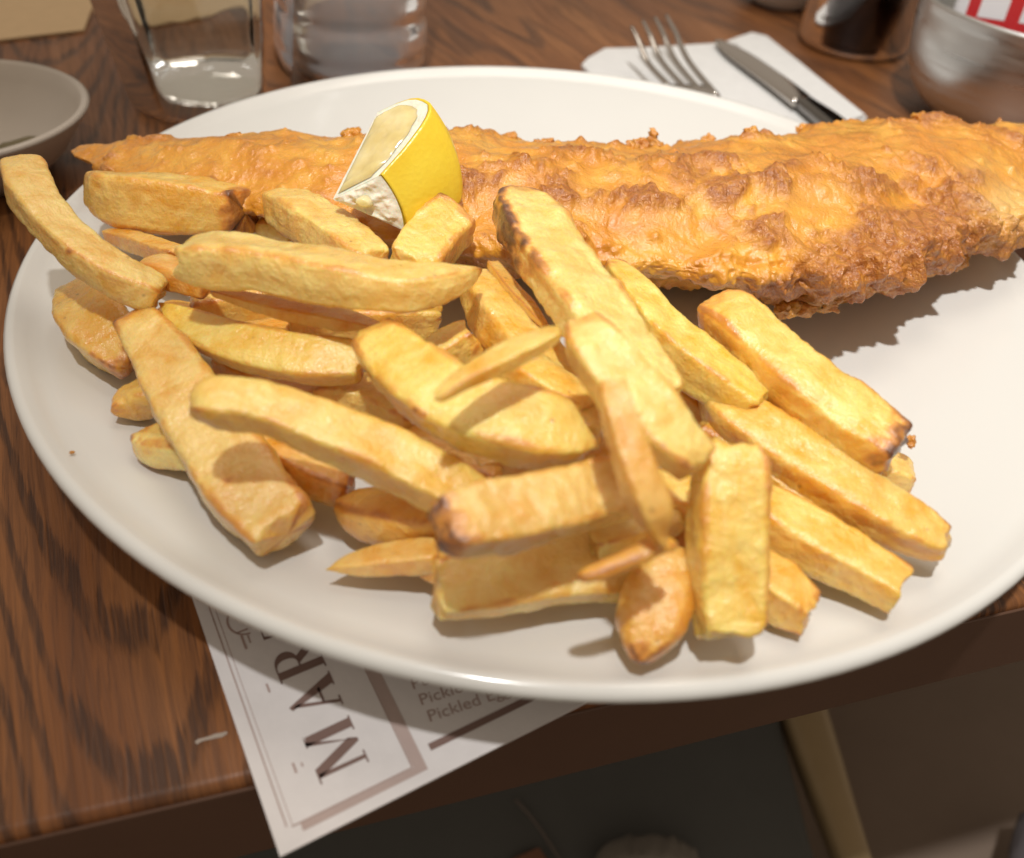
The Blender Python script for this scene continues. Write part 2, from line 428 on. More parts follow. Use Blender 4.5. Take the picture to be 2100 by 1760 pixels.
# ------------------------------------------------------------------ chips
GOLD = dict(y=(.93, .57, .080), p=(.95, .67, .19), g=(.84, .45, .035), o=(.74, .28, .018), d=(.78, .33, .025), t=(.74, .46, .11), b=(.96, .66, .09))
GRP = 'chips heaped on the plate'
def chip(label, ctrl, tone='y', k=.85, roll=8, e=(.30, .30), cp=(4, 4), brown=(.3, .3), edge=.22, seed=0, p=8.0, rough=1.0, twist=0, skew=0, body=0.0, side=0.0, spots=(), name='chip', cat='chip', res=(96, 60), clamp=True):
    V, F, f = sweep(ctrl, k, roll, p, res[0], res[1], e[0], e[1], cp[0], cp[1], skew, twist)
    off = np.array([seed * 3.7 + 1.1, seed * 1.3 + .7, seed * 2.1])
    n1 = fbm(V * 75 + off, 3); n2 = fbm(V * 320 + off, 3); n3 = noise(V * 1100 + off)
    amp = np.minimum(f['a'] / .006, 1)[:, None]
    disp = (n1 * .00078 + n2 * .00026 + n3 * .00011) * amp * rough
    # long shallow hollows and ridges on the faces, as cut potato has
    lane = noise(np.stack([f['st'][..., 0] * 25 + off[0], f['st'][..., 1] * 260 + off[1], 0 * n1 + off[2]], -1))
    disp = disp + lane * .00035 * amp * rough
    V = V + f['N'] * disp[..., None]
    wm = f['wm']
    em = np.exp(-f['d0'] / (.18 * wm)) - np.exp(-f['d1'] / (.18 * wm))
    V = V + f['T'][:, None] * (em * (fbm(V * 190 + off, 3) * .0016))[..., None]
    ends = brown[0] * np.exp(-(f['d0'] / (.30 * wm)) ** 1.5) + brown[1] * np.exp(-(f['d1'] / (.30 * wm)) ** 1.5)
    br = ends * (.9 + .9 * n2) + np.minimum(edge * 1.7 * f['corner'] ** 7 * np.clip(.75 + 1.5 * n1 + .9 * n2, 0, 2), .34) + body + .10 * n1 + abs(side) * sstep(.55, 1.0, np.sign(side) * f['cx']) * (1.0 + 1.2 * n2) * sstep(.62, .25, f['tt'])[:, None]
    if spots:
        UV = project(V)
        for x, y, rr_ in spots: br = br + .75 * np.exp(-((UV[..., 0] - x) ** 2 + (UV[..., 1] - y) ** 2) / rr_ ** 2)
    A, F = close_ends(V, F); B = ext(br)
    if clamp:
        r = np.hypot(A[:, 0], A[:, 1]); zmin = plate_z(r) + .0004
        A[:, 2] = np.where(r < .139, np.maximum(A[:, 2], zmin), np.maximum(A[:, 2], .0262))
    base = np.array([A[:, 0].mean(), A[:, 1].mean(), A[:, 2].min()])
    o = mesh_obj(name, A, F, CHIP, base=base, attrs=dict(brown=np.clip(B, 0, 1), st=ext(f['st'])))
    c = np.array(GOLD[tone]) * (1 + .04 * np.sin(seed * 12.9898 + np.array([0, 1, 2])))
    o.color = (*[float(min(x, .97)) for x in c], 1)
    return tag(o, label, cat, GRP if cat == 'chip' else None)

CH = [
 # label, ctrl, options
 ('long curved tan chip reaching out over the left rim of the plate', [(44, 340, 84, .054), (75, 412, 98, .052), (148, 497, 98, .048), (240, 566, 92, .044), (330, 605, 86, .040)], dict(tone='t', k=.8, brown=(.45, .1), edge=.12, seed=1, spots=[(141, 516, 7)], cp=(3, 4))),
 ('thick yellow chip at the back left with a brown square end', [(188, 372, 62, .036), (245, 402, 112, .036), (350, 418, 122, .036), (505, 436, 104, .036)], dict(tone='g', k=1.0, roll=18, brown=(.15, .62), e=(.5, .12), cp=(2, 6), seed=2, edge=.25, skew=-.3)),
 ('broad pale chip curving to a point below the lemon wedge', [(374, 528, 96, .054), (440, 535, 122, .054), (560, 545, 116, .055), (700, 572, 118, .056), (830, 590, 104, .056), (920, 575, 74, .056), (988, 552, 22, .055)], dict(tone='p', k=.7, roll=14, brown=(.1, .5), e=(.2, .5), cp=(4, 2), seed=3, edge=.2)),
 ('pale rounded chip leaning on the fish behind the broad pale chip', [(556, 408, 78, .040), (612, 436, 108, .041), (690, 487, 112, .042), (770, 545, 96, .042)], dict(tone='p', k=.8, seed=4, brown=(.1, .1), cp=(2.5, 4), e=(.5, .3))),
 ('square ended stub leaning up under the tip of the lemon wedge', [(835, 560, 118, .044), (885, 496, 126, .045), (940, 447, 118, .046)], dict(tone='y', k=.7, roll=-10, seed=5, e=(.2, .1), cp=(4, 7), brown=(0, .45), edge=.32, skew=-.3)),
 ('small orange chip squeezed under the left end of the broad pale chip', [(292, 556, 52, .040), (345, 560, 72, .041), (430, 592, 52, .042)], dict(tone='o', seed=6, edge=.4, brown=(.3, .3))),
 ('thin orange chip below the thick brown ended one', [(212, 478, 26, .030), (280, 498, 48, .031), (372, 530, 52, .034)], dict(tone='o', seed=7, edge=.25, cp=(2, 4))),
 ('yellow wedge chip lying against the left side of the plate', [(146, 582, 40, .029), (176, 632, 112, .028), (232, 700, 122, .027), (262, 752, 66, .026)], dict(tone='g', k=.9, roll=-18, seed=8, e=(.35, .25), cp=(2, 3.5), brown=(.2, .6))),
 ('long smooth chip slanting down to the front left of the heap', [(278, 652, 88, .036), (352, 765, 130, .034), (440, 900, 154, .031), (515, 1008, 166, .029), (588, 1092, 150, .028)], dict(tone='t', k=.72, roll=-12, seed=9, e=(.28, .16), cp=(3.2, 4.5), brown=(.6, .18), edge=.30, spots=[(470, 985, 10)])),
 ('shiny wedge chip glistening with oil beside the long smooth chip', [(326, 622, 12, .038), (400, 672, 72, .038), (500, 712, 100, .039), (620, 737, 108, .040), (715, 742, 98, .040), (750, 742, 80, .040)], dict(tone='b', k=.62, roll=-24, seed=10, e=(.5, .3), cp=(2, 3), brown=(.6, .2), edge=.35, rough=.8)),
 ('flat orange sliver with a rough edge under the broad pale chip', [(440, 598, 20, .046), (560, 628, 48, .046), (680, 650, 58, .046), (795, 676, 12, .046)], dict(tone='o', k=.45, seed=11, cp=(2, 2), brown=(.5, .5), body=.15)),
 ('large diamond shaped chip in the middle of the heap', [(762, 692, 100, .048), (830, 757, 142, .049), (930, 830, 165, .050), (1050, 868, 172, .050), (1140, 886, 156, .049), (1205, 886, 112, .048)], dict(tone='b', k=.62, roll=-16, seed=12, e=(.18, .28), cp=(4, 3), brown=(.45, .15), edge=.28, spots=[(866, 850, 10), (850, 842, 6)])),
 ('thin flat chip lying across the large diamond shaped chip', [(896, 818, 24, .062), (960, 772, 50, .063), (1050, 727, 62, .064), (1120, 693, 50, .065), (1158, 676, 20, .066)], dict(tone='g', k=.6, seed=13, cp=(2, 2), brown=(.3, .3), edge=.2)),
 ('blocky chip with a cut top beside the browned chip', [(972, 570, 84, .043), (1015, 632, 128, .043), (1075, 712, 134, .042), (1150, 800, 120, .040)], dict(tone='g', k=.8, roll=12, seed=14, e=(.15, .3), cp=(4, 4), brown=(.1, .1), edge=.2)),
 ('tall chip with a scorched rounded end leaning on the fish', [(1058, 392, 88, .057), (1085, 450, 138, .056), (1165, 570, 152, .055), (1265, 700, 142, .054), (1360, 815, 110, .053)], dict(tone='p', k=.5, roll=6, seed=15, e=(.5, .3), cp=(2.6, 4), brown=(.75, .1), edge=.35, side=.75, rough=1.3)),
 ('long flat chip crossing in front of the scorched tall chip', [(1192, 668, 84, .064), (1225, 720, 126, .063), (1300, 812, 146, .060), (1370, 890, 134, .057), (1432, 950, 100, .054)], dict(tone='p', k=.62, roll=-10, seed=16, e=(.14, .14), cp=(5, 5), brown=(.35, .3), edge=.22)),
 ('bright yellow chip between the scorched chip and the big right chip', [(1250, 535, 40, .046), (1300, 602, 84, .045), (1362, 682, 108, .043), (1440, 752, 120, .041), (1560, 835, 104, .038)], dict(tone='b', k=.75, roll=8, seed=17, e=(.3, .3), cp=(2.4, 4), brown=(.9, .1), edge=.2)),
 ('big chip on the right with its upper end resting on the fish', [(1440, 632, 92, .045), (1510, 672, 136, .044), (1620, 772, 150, .042), (1740, 866, 158, .040), (1838, 930, 132, .039)], dict(tone='y', k=.8, roll=-6, seed=18, e=(.35, .2), cp=(3, 4), brown=(.35, .75), edge=.25, rough=1.2)),
 ('golden chip with a dark notched corner below the big right chip', [(1446, 795, 64, .036), (1520, 862, 124, .036), (1650, 950, 138, .034), (1780, 1032, 134, .032), (1890, 1095, 112, .030), (1945, 1118, 80, .030)], dict(tone='g', k=.72, roll=-8, seed=19, e=(.3, .2), cp=(3, 4), brown=(.75, .4), edge=.3)),
 ('plain straight chip beside the front upright chip, second from the right', [(1530, 1030, 116, .030), (1620, 1085, 134, .029), (1720, 1142, 132, .028), (1846, 1212, 106, .028)], dict(tone='y', k=.8, roll=4, seed=20, e=(.2, .10), cp=(4, 7), brown=(.1, .25), edge=.25)),
 ('short stub poking out right of the front upright chip', [(1540, 1170, 110, .027), (1600, 1216, 130, .027), (1660, 1256, 96, .027)], dict(tone='g', k=.8, seed=21, e=(.2, .12), cp=(4, 6), brown=(.1, .4), edge=.3, skew=.3)),
 ('upright front chip pointing straight at the viewer', [(1500, 905, 110, .052), (1497, 960, 146, .049), (1492, 1100, 158, .041), (1492, 1220, 160, .034), (1498, 1305, 146, .030)], dict(tone='b', k=.75, roll=2, seed=22, e=(.2, .10), cp=(4, 6), brown=(.15, .2), edge=.22)),
 ('narrow orange chip lying over the long flat chip', [(1254, 782, 62, .068), (1270, 850, 76, .066), (1305, 965, 86, .061), (1336, 1046, 88, .057), (1350, 1096, 46, .054), (1362, 1122, 28, .052)], dict(tone='d', k=.85, roll=-4, seed=23, e=(.25, .25), cp=(3, 3), brown=(.4, .3), edge=.3, body=.11, rough=1.2)),
 ('wide mottled chip with a brown left end at the front', [(893, 1072, 118, .052), (950, 1068, 152, .051), (1080, 1050, 152, .049), (1200, 1022, 142, .047), (1325, 992, 128, .045)], dict(tone='t', k=.62, roll=-14, seed=24, e=(.3, .3), cp=(3, 4), brown=(.85, .1), edge=.25, rough=1.4)),
 ('hollow split chip under the wide mottled chip', [(892, 1212, 126, .031), (1000, 1194, 136, .030), (1150, 1164, 156, .029), (1310, 1148, 170, .028)], dict(tone='p', k=.55, roll=-20, seed=25, e=(.06, .2), cp=(7, 4), brown=(.25, .1), edge=.3)),
 ('leaf shaped brown tipped chip at the very front', [(1385, 1130, 84, .034), (1352, 1210, 146, .031), (1328, 1285, 142, .029), (1314, 1340, 72, .028), (1312, 1366, 26, .028)], dict(tone='d', k=.72, roll=6, seed=26, e=(.3, .4), cp=(3, 2), brown=(.2, .8), edge=.3, body=.05, p=3.5)),
 ('long bent chip lying over the long smooth chip at the left', [(372, 838, 42, .052), (448, 826, 112, .052), (560, 842, 112, .050), (680, 890, 124, .047), (800, 938, 130, .044), (905, 992, 124, .041), (985, 1030, 100, .038)], dict(tone='y', k=.7, roll=-10, seed=27, e=(.5, .2), cp=(2, 4), brown=(.3, .4), edge=.18, rough=1.3)),
 ('small round ended nub at the left edge of the heap', [(232, 838, 58, .024), (275, 824, 82, .024), (345, 805, 84, .026)], dict(tone='g', k=.9, seed=28, e=(.5, .3), cp=(2.2, 3), brown=(.45, .1), p=3.2)),
 ('brown skinned nub below the small round ended one', [(283, 898, 66, .024), (330, 912, 96, .024), (420, 922, 96, .026)], dict(tone='p', k=.8, seed=29, e=(.4, .3), cp=(2.5, 3), brown=(.7, .1), edge=.4, p=3.5)),
 ('stubby browned chip under the long bent chip at the front', [(692, 1034, 74, .026), (752, 1052, 112, .026), (830, 1066, 122, .027), (930, 1070, 112, .028)], dict(tone='d', k=.85, seed=30, e=(.45, .3), cp=(2.6, 3), brown=(.25, .1), edge=.25, body=.14, p=3.6)),
 ('thin pointed chip with its tip on the bare front of the plate', [(671, 1168, 8, .026), (735, 1155, 54, .026), (820, 1144, 74, .027), (905, 1138, 78, .028)], dict(tone='o', k=.7, seed=31, e=(.4, .3), cp=(2, 3), brown=(.3, .1), edge=.15)),
 ('square chip end showing just behind the large diamond chip', [(880, 740, 78, .040), (930, 708, 86, .041), (972, 690, 76, .042)], dict(tone='y', k=.9, seed=32, e=(.2, .12), cp=(4, 5), brown=(0, .3), edge=.35)),
 ('chip end tucked under the right end of the large diamond chip', [(1120, 850, 100, .040), (1180, 868, 112, .040), (1236, 880, 92, .040)], dict(tone='g', k=.8, seed=33, e=(.2, .2), cp=(4, 4))),
 ('half hidden chip beneath the thin flat chip in the middle', [(1040, 745, 90, .042), (1115, 790, 110, .042), (1210, 850, 110, .041)], dict(tone='y', k=.8, seed=34, edge=.2)),
 ('orange chip deep in the gap left of the big right chip', [(1470, 700, 76, .030), (1540, 768, 96, .029), (1650, 880, 100, .028)], dict(tone='o', k=.8, seed=35)),
 ('pale soft chip peeping from under the end of the big right chip', [(1740, 960, 80, .026), (1815, 968, 92, .026), (1876, 985, 76, .026)], dict(tone='p', k=.8, seed=36, e=(.3, .3), cp=(3, 2.6), edge=.3)),
 ('thin brown strip beside the scorched tall chip', [(1010, 540, 28, .047), (1050, 592, 34, .047), (1085, 630, 30, .047), (1118, 668, 16, .047)], dict(tone='d', k=.6, seed=37, body=.2, edge=.3)),
 ('reddish chip in the gap under the long bent chip', [(545, 890, 90, .028), (620, 955, 110, .027), (720, 1000, 90, .026)], dict(tone='o', k=.8, seed=38, body=.1)),
 ('rough chip glinting in the gap between the bent and diamond chips', [(650, 800, 90, .031), (750, 815, 120, .031), (860, 870, 110, .031)], dict(tone='t', k=.8, seed=39, rough=1.6)),
 ('tan chip in the dark gap above the shiny wedge chip', [(390, 640, 90, .030), (480, 625, 100, .030), (590, 600, 90, .031)], dict(tone='y', k=.8, seed=40)),
 ('shaded chip lying in the gap above the large diamond chip', [(590, 668, 80, .031), (740, 655, 100, .031), (900, 650, 100, .031)], dict(tone='g', k=.8, seed=41)),
 ('chip showing behind the narrow orange chip at the front', [(1320, 1010, 110, .034), (1390, 1030, 120, .033), (1480, 1050, 110, .032)], dict(tone='y', k=.8, seed=42)),
 ('dark crisp bit wedged left of the upright front chip', [(1360, 1085, 50, .030), (1395, 1092, 72, .030), (1440, 1105, 70, .030)], dict(tone='d', k=.9, seed=43, body=.42, p=3, rough=2)),
 ('low chip buried under the middle of the heap', [(960, 960, 120, .029), (1090, 930, 130, .029), (1260, 930, 120, .029)], dict(tone='o', k=.8, seed=44)),
 ('low chip buried beneath the upright and narrow chips', [(1430, 880, 110, .030), (1560, 960, 130, .028), (1680, 1060, 120, .026)], dict(tone='g', k=.8, seed=45)),
 ('low orange chip in the gap below the shiny wedge chip', [(450, 740, 80, .028), (560, 790, 100, .028), (680, 830, 90, .028)], dict(tone='o', k=.8, seed=51, body=.08)),
 ('low orange chip in the gap between the bent and wide mottled chips', [(830, 900, 100, .029), (920, 940, 110, .029), (1030, 985, 100, .029)], dict(tone='o', k=.8, seed=52, body=.08)),
 ('low chip under the square chip end in the middle', [(900, 760, 90, .030), (990, 735, 110, .030), (1080, 700, 90, .030)], dict(tone='g', k=.8, seed=53)),
 ('low chip in the gap left of the flat orange sliver', [(330, 640, 60, .025), (440, 668, 80, .025), (620, 690, 80, .026)], dict(tone='o', k=.8, seed=54, body=.08)),
 ('pale chip showing where the narrow orange chip crosses the wide mottled one', [(1215, 1118, 66, .034), (1300, 1090, 84, .034), (1390, 1062, 70, .034)], dict(tone='p', k=.8, seed=55)),
 ('low chip under the lower ends of the scorched and bright yellow chips', [(1320, 750, 90, .030), (1405, 812, 104, .030), (1500, 890, 90, .029)], dict(tone='o', k=.8, seed=56, body=.06)),
 ('small crumbly end beside the stubby browned chip', [(640, 1005, 30, .024), (675, 1014, 44, .024), (720, 1022, 40, .024)], dict(tone='o', k=.9, seed=46, body=.15, p=3, rough=1.8)),
 ('chip end behind the broad pale chip, right of the brown square end', [(530, 462, 40, .030), (565, 470, 46, .030), (600, 480, 40, .030)], dict(tone='y', k=.9, seed=47, p=3)),
 ('small orange chip under the wide mottled chip, left of the split one', [(860, 1150, 50, .026), (900, 1165, 70, .026), (960, 1170, 70, .026)], dict(tone='o', k=.8, seed=48)),
]
for lab, ctrl, opt in CH:
    chip(lab, ctrl, **opt)
# a twig of fried batter hanging at the foot of the narrow orange chip
chip('crisp orange twig of batter below the narrow orange chip', [(1178, 1186, 12, .047), (1215, 1176, 32, .048), (1270, 1156, 36, .049), (1325, 1132, 42, .050), (1362, 1118, 40, .050), (1392, 1120, 14, .049)], 'd', k=.8, seed=50, p=2.3, e=(.4, .4), cp=(2, 2), brown=(.6, .3), body=.30, rough=2.4, name='batter_twig', cat='batter scrap')

# ------------------------------------------------------------------ battered fish
def ellipsoid(c, ax, n=(22, 16), seed=0, rough=.25):
    V = []; F = []
    nu, nv = n
    th = np.linspace(0, np.pi, nv); ph = 2 * np.pi * np.arange(nu) / nu
    D = np.stack([np.sin(th)[:, None] * np.cos(ph), np.sin(th)[:, None] * np.sin(ph), np.cos(th)[:, None] + 0 * ph], -1)
    rad = 1 + rough * fbm(D * 1.6 + seed * 3.3, 3)
    P = D * rad[..., None] * np.array(ax) + np.array(c)
    return P.reshape(-1, 3), grid_faces(nv, nu)
def build_fish():
    ctrl = [(150, 308, 10, .030), (200, 318, 44, .031), (290, 333, 92, .032), (420, 350, 150, .033), (560, 365, 190, .034), (720, 385, 230, .035), (880, 400, 266, .034),
            (1050, 425, 280, .034), (1220, 440, 276, .033), (1400, 450, 304, .0325), (1560, 450, 346, .0315), (1670, 436, 360, .0315), (1790, 400, 320, .033), (1900, 378, 298, .034), (1980, 354, 248, .035), (2050, 336, 176, .036), (2170, 318, 146, .037), (2260, 308, 110, .037)]
    NU, NV = 1120, 300
    V, F, f = sweep(ctrl, .42, 8, 2.4, NU, NV, .12, .35, 2.2, 2.2, spacing='even')
    V = V - f['Wn'][:, None] * (f['a'][:, None] * .42 * f['cy'] * .55 * sstep(.1, 1.0, f['cx']))[..., None]
    uv = project(V); X, Y = uv[..., 0], uv[..., 1]
    P = V
    warp = np.stack([noise(P * 60 + 3), noise(P * 60 + 9), noise(P * 60 + 20)], -1) * .006
    big = fbm(P * np.array([38, 60, 60]) + 5.2, 3)
    bias = np.zeros_like(X)
    for x, y, sx, sy, s in [(1308, 410, 60, 26, .7), (1484, 386, 55, 40, .8), (1530, 480, 62, 36, .8), (984, 386, 50, 22, .5), (1420, 425, 80, 18, .4), (1790, 520, 120, 45, .9), (1910, 480, 80, 45, .9),
                            (1690, 590, 100, 34, .9), (1850, 385, 100, 26, .8), (1960, 420, 60, 26, .6), (1780, 330, 30, 16, .5), (1620, 600, 60, 40, .4), (1745, 430, 40, 50, .25), (1130, 420, 70, 24, .5), (1040, 340, 60, 20, .3), (1230, 350, 60, 18, .3), (1400, 340, 50, 18, .3), (1600, 380, 40, 40, .35), (1180, 500, 60, 30, .3), (820, 320, 60, 20, .2), (2040, 300, 40, 22, .4),
                            (1470, 540, 70, 40, -.6), (1590, 540, 60, 30, -.6), (1670, 300, 90, 26, -.6), (1700, 400, 60, 24, -.7), (2060, 420, 50, 40, -.8), (1960, 300, 60, 26, -.5), (1250, 480, 90, 40, -.3), (600, 340, 300, 90, -.35)]:
        bias += s * np.exp(-((X - x) / sx) ** 2 - ((Y - y) / sy) ** 2)
    edge = sstep(.62, .98, np.abs(f['cx'])) * sstep(.4, .6, f['tt'])[:, None]
    cm = big * .55 + bias * .85 + .30 * edge * (f['cx'] > 0) - .05
    Q = P + warp * 1.6
    ridge = np.clip(1 - np.abs(noise(Q * 75 + 50)) * 2.2, 0, 1) ** 2
    ridge2 = np.clip(1 - np.abs(noise(Q * 170 + 23)) * 2.2, 0, 1) ** 2
    puff = np.abs(noise(Q * 95 + 2)); puff2 = np.abs(noise(Q * 230 + 7)); fine = fbm(P * 420, 3); med = fbm(Q * 110 + 2, 3)
    fld = cm + .42 * fbm(Q * 90 + 60, 4) + .28 * fbm(Q * 260 + 14, 3)
    grit = noise(Q * 640 + 77)
    crust = sstep(-.25, .75, fld)
    step = sstep(.22, .34, fld)
    d = .0020 * big + .0006 * med + .0004 * puff + .00010 * fine + .0003 * ridge
    d += step * (.0007 + .0004 * med) + (.35 + .65 * crust) * .00020 * grit + crust * (.0010 * puff + .0006 * puff2 * (1 + med) + .0008 * ridge + .0004 * ridge2 + .0003 * fine)
    crust = np.clip(crust * (.34 + .34 * step + .50 * ridge + .35 * ridge2 + .45 * puff) + .16 * ridge + .16 * np.clip(med, 0, 1) - .02, 0, 1)
    # blisters of batter
    rg = np.random.RandomState(4)
    for i in range(520):
        iu = rg.randint(int(NU * .18), NU - 30); iv = rg.randint(0, NV)
        r = rg.uniform(.0007, .0022); lo, hi = max(iu - 20, 0), iu + 20
        q = ((V[lo:hi] - V[iu, iv]) ** 2).sum(-1)
        d[lo:hi] += rg.uniform(.35, .7) * r * np.exp(-q / (r * r * .5))
    # ragged lower lip: push the front edge in and out
    lip = sstep(.80, 1.0, f['cx']) * sstep(.42, .60, f['tt'])[:, None]
    d += lip * (.0042 * fbm(P * 150 + 31, 4) + .0010)
    V = V + f['N'] * d[..., None]
    pale = np.exp(-((X - 2065) / 60) ** 2 - ((Y - 420) / 48) ** 2) + .35 * np.exp(-((X - 1690) / 60) ** 2 - ((Y - 405) / 22) ** 2) + .35 * np.exp(-((X - 2000) / 40) ** 2 - ((Y - 345) / 22) ** 2)
    A, F = close_ends(V, F)
    r = np.hypot(A[:, 0], A[:, 1]); A[:, 2] = np.where(r < .139, np.maximum(A[:, 2], plate_z(r) + .0004), np.maximum(A[:, 2], .0262))
    base = np.array([0.0, .03, A[:, 2].min()])
    root = empty('battered_fish', base, 'long golden brown battered fish lying across the back of the plate', 'fried fish')
    mesh_obj('batter_crust', A, F, BATTER, root, base=base, attrs=dict(crust=ext(crust), pale=np.clip(ext(pale), 0, 1)))
    # crisp frills of batter along the lower edge
    rg = np.random.RandomState(11)
    AV = A.copy(); AU = project(AV)
    def seat_at(px):
        m = np.abs(AU[:, 0] - px) < 7; idx = np.where(m)[0]; return AV[idx[np.argmin(AU[idx, 1])]]
    def blobs(name, items, n=(26, 18), seat=False):
        Vs = []; Fs = []; cr = []; c = 0
        for i, (px, py, rx, ry, z, cv) in enumerate(items):
            P0 = seat_at(px) + ROT[:, 1] * (-py * 1.6e-4) if seat else at(px, py, z)
            sc = depth(P0) / FPX
            v, ff = ellipsoid((0, 0, 0), (rx * sc, ry * sc, .6 * min(rx, ry) * sc), n, seed=i * 1.7 + px * .01, rough=.55)
            v = v @ ROT.T + P0                       # lie across the line of sight of the edge
            v = v + .0007 * np.stack([fbm(v * 420, 3), fbm(v * 420 + 9, 3), fbm(v * 420 + 20, 3)], -1)
            Vs.append(v); Fs += [tuple(k + c for k in q) for q in ff]; c += len(v); cr.append(np.full(len(v), cv) + .3 * fbm(v * 300, 2))
        Vs = np.vstack(Vs); cr = np.concatenate(cr)
        o = mesh_obj(name, Vs, Fs, BATTER, root, base=base, attrs=dict(crust=np.clip(cr, 0, 1), pale=np.zeros(len(Vs))))
        return o
    it = [(1612, 636, 26, 18, .026, .6), (1640, 636, 34, 16, .026, .7), (1690, 622, 36, 16, .026, .6), (1730, 604, 28, 14, .027, .7), (1770, 586, 44, 15, .025, .25), (1815, 570, 36, 16, .027, .6),
          (1858, 560, 34, 16, .028, .5), (1900, 548, 34, 16, .029, .5), (1938, 532, 28, 18, .029, .6), (1962, 530, 22, 26, .029, .5), (1972, 500, 22, 30, .031, .6), (1660, 606, 60, 20, .028, .6), (1860, 530, 70, 24, .031, .7),
          (2020, 474, 28, 10, .032, .5), (2062, 466, 36, 10, .033, .6)]
    blobs('batter_frill', it)
    # py here is the drop (in photo pixels) below the back ridge
    blobs('batter_flake', [(1318, 0, 22, 16, 0, .6), (1330, -12, 12, 16, 0, .55), (1352, 2, 14, 10, 0, .6), (1300, 4, 16, 10, 0, .5), (1334, -24, 6, 10, 0, .5)], seat=True)
    for q in [(1458, 3, 13, 14, 0, .3), (1545, 4, 14, 12, 0, .3), (1052, 5, 22, 12, 0, .4), (1122, 5, 18, 10, 0, .4), (1640, 4, 14, 9, 0, .3), (1880, 5, 18, 9, 0, .3), (484, 5, 26, 10, 0, .3), (715, 2, 20, 16, 0, .3)]:
        blobs('batter_bubble', [q], seat=True)
    return root
build_fish()
# two crisp scraps lying at the end of the big right chip
def scrap(label, px, py, rx, ry, z, seed):
    P0 = at(px, py, z); sc = depth(P0) / FPX
    v, ff = ellipsoid((0, 0, 0), (rx * sc, ry * sc, .7 * min(rx, ry) * sc), (28, 20), seed, .7)
    v = v @ ROT.T + P0; r = np.hypot(v[:, 0], v[:, 1]); v[:, 2] = np.maximum(v[:, 2], plate_z(r) + .0003)
    o = mesh_obj('batter_crumb', v, ff, BATTER, base=np.array([P0[0], P0[1], v[:, 2].min()]), attrs=dict(crust=np.full(len(v), .45), pale=np.zeros(len(v))))
    return tag(o, label, 'crumb', 'stray crumbs on the plate')
scrap('curled orange crumb at the brown end of the big right chip', 1868, 905, 9, 12, .034, 2)
scrap('tiny crumb on the bare left side of the plate, nearer the rim', 147, 928, 5, 3, .0235, 3)
scrap('tiny reddish crumb on bare plate below the two left nubs', 265, 1021, 6, 3, .021, 4)
scrap('dark crumb stuck beside the foot of the long smooth chip', 474, 1086, 8, 7, .021, 5)
scrap('small tan crumb alone near the front rim of the plate', 1635, 1371, 8, 6, .022, 6)

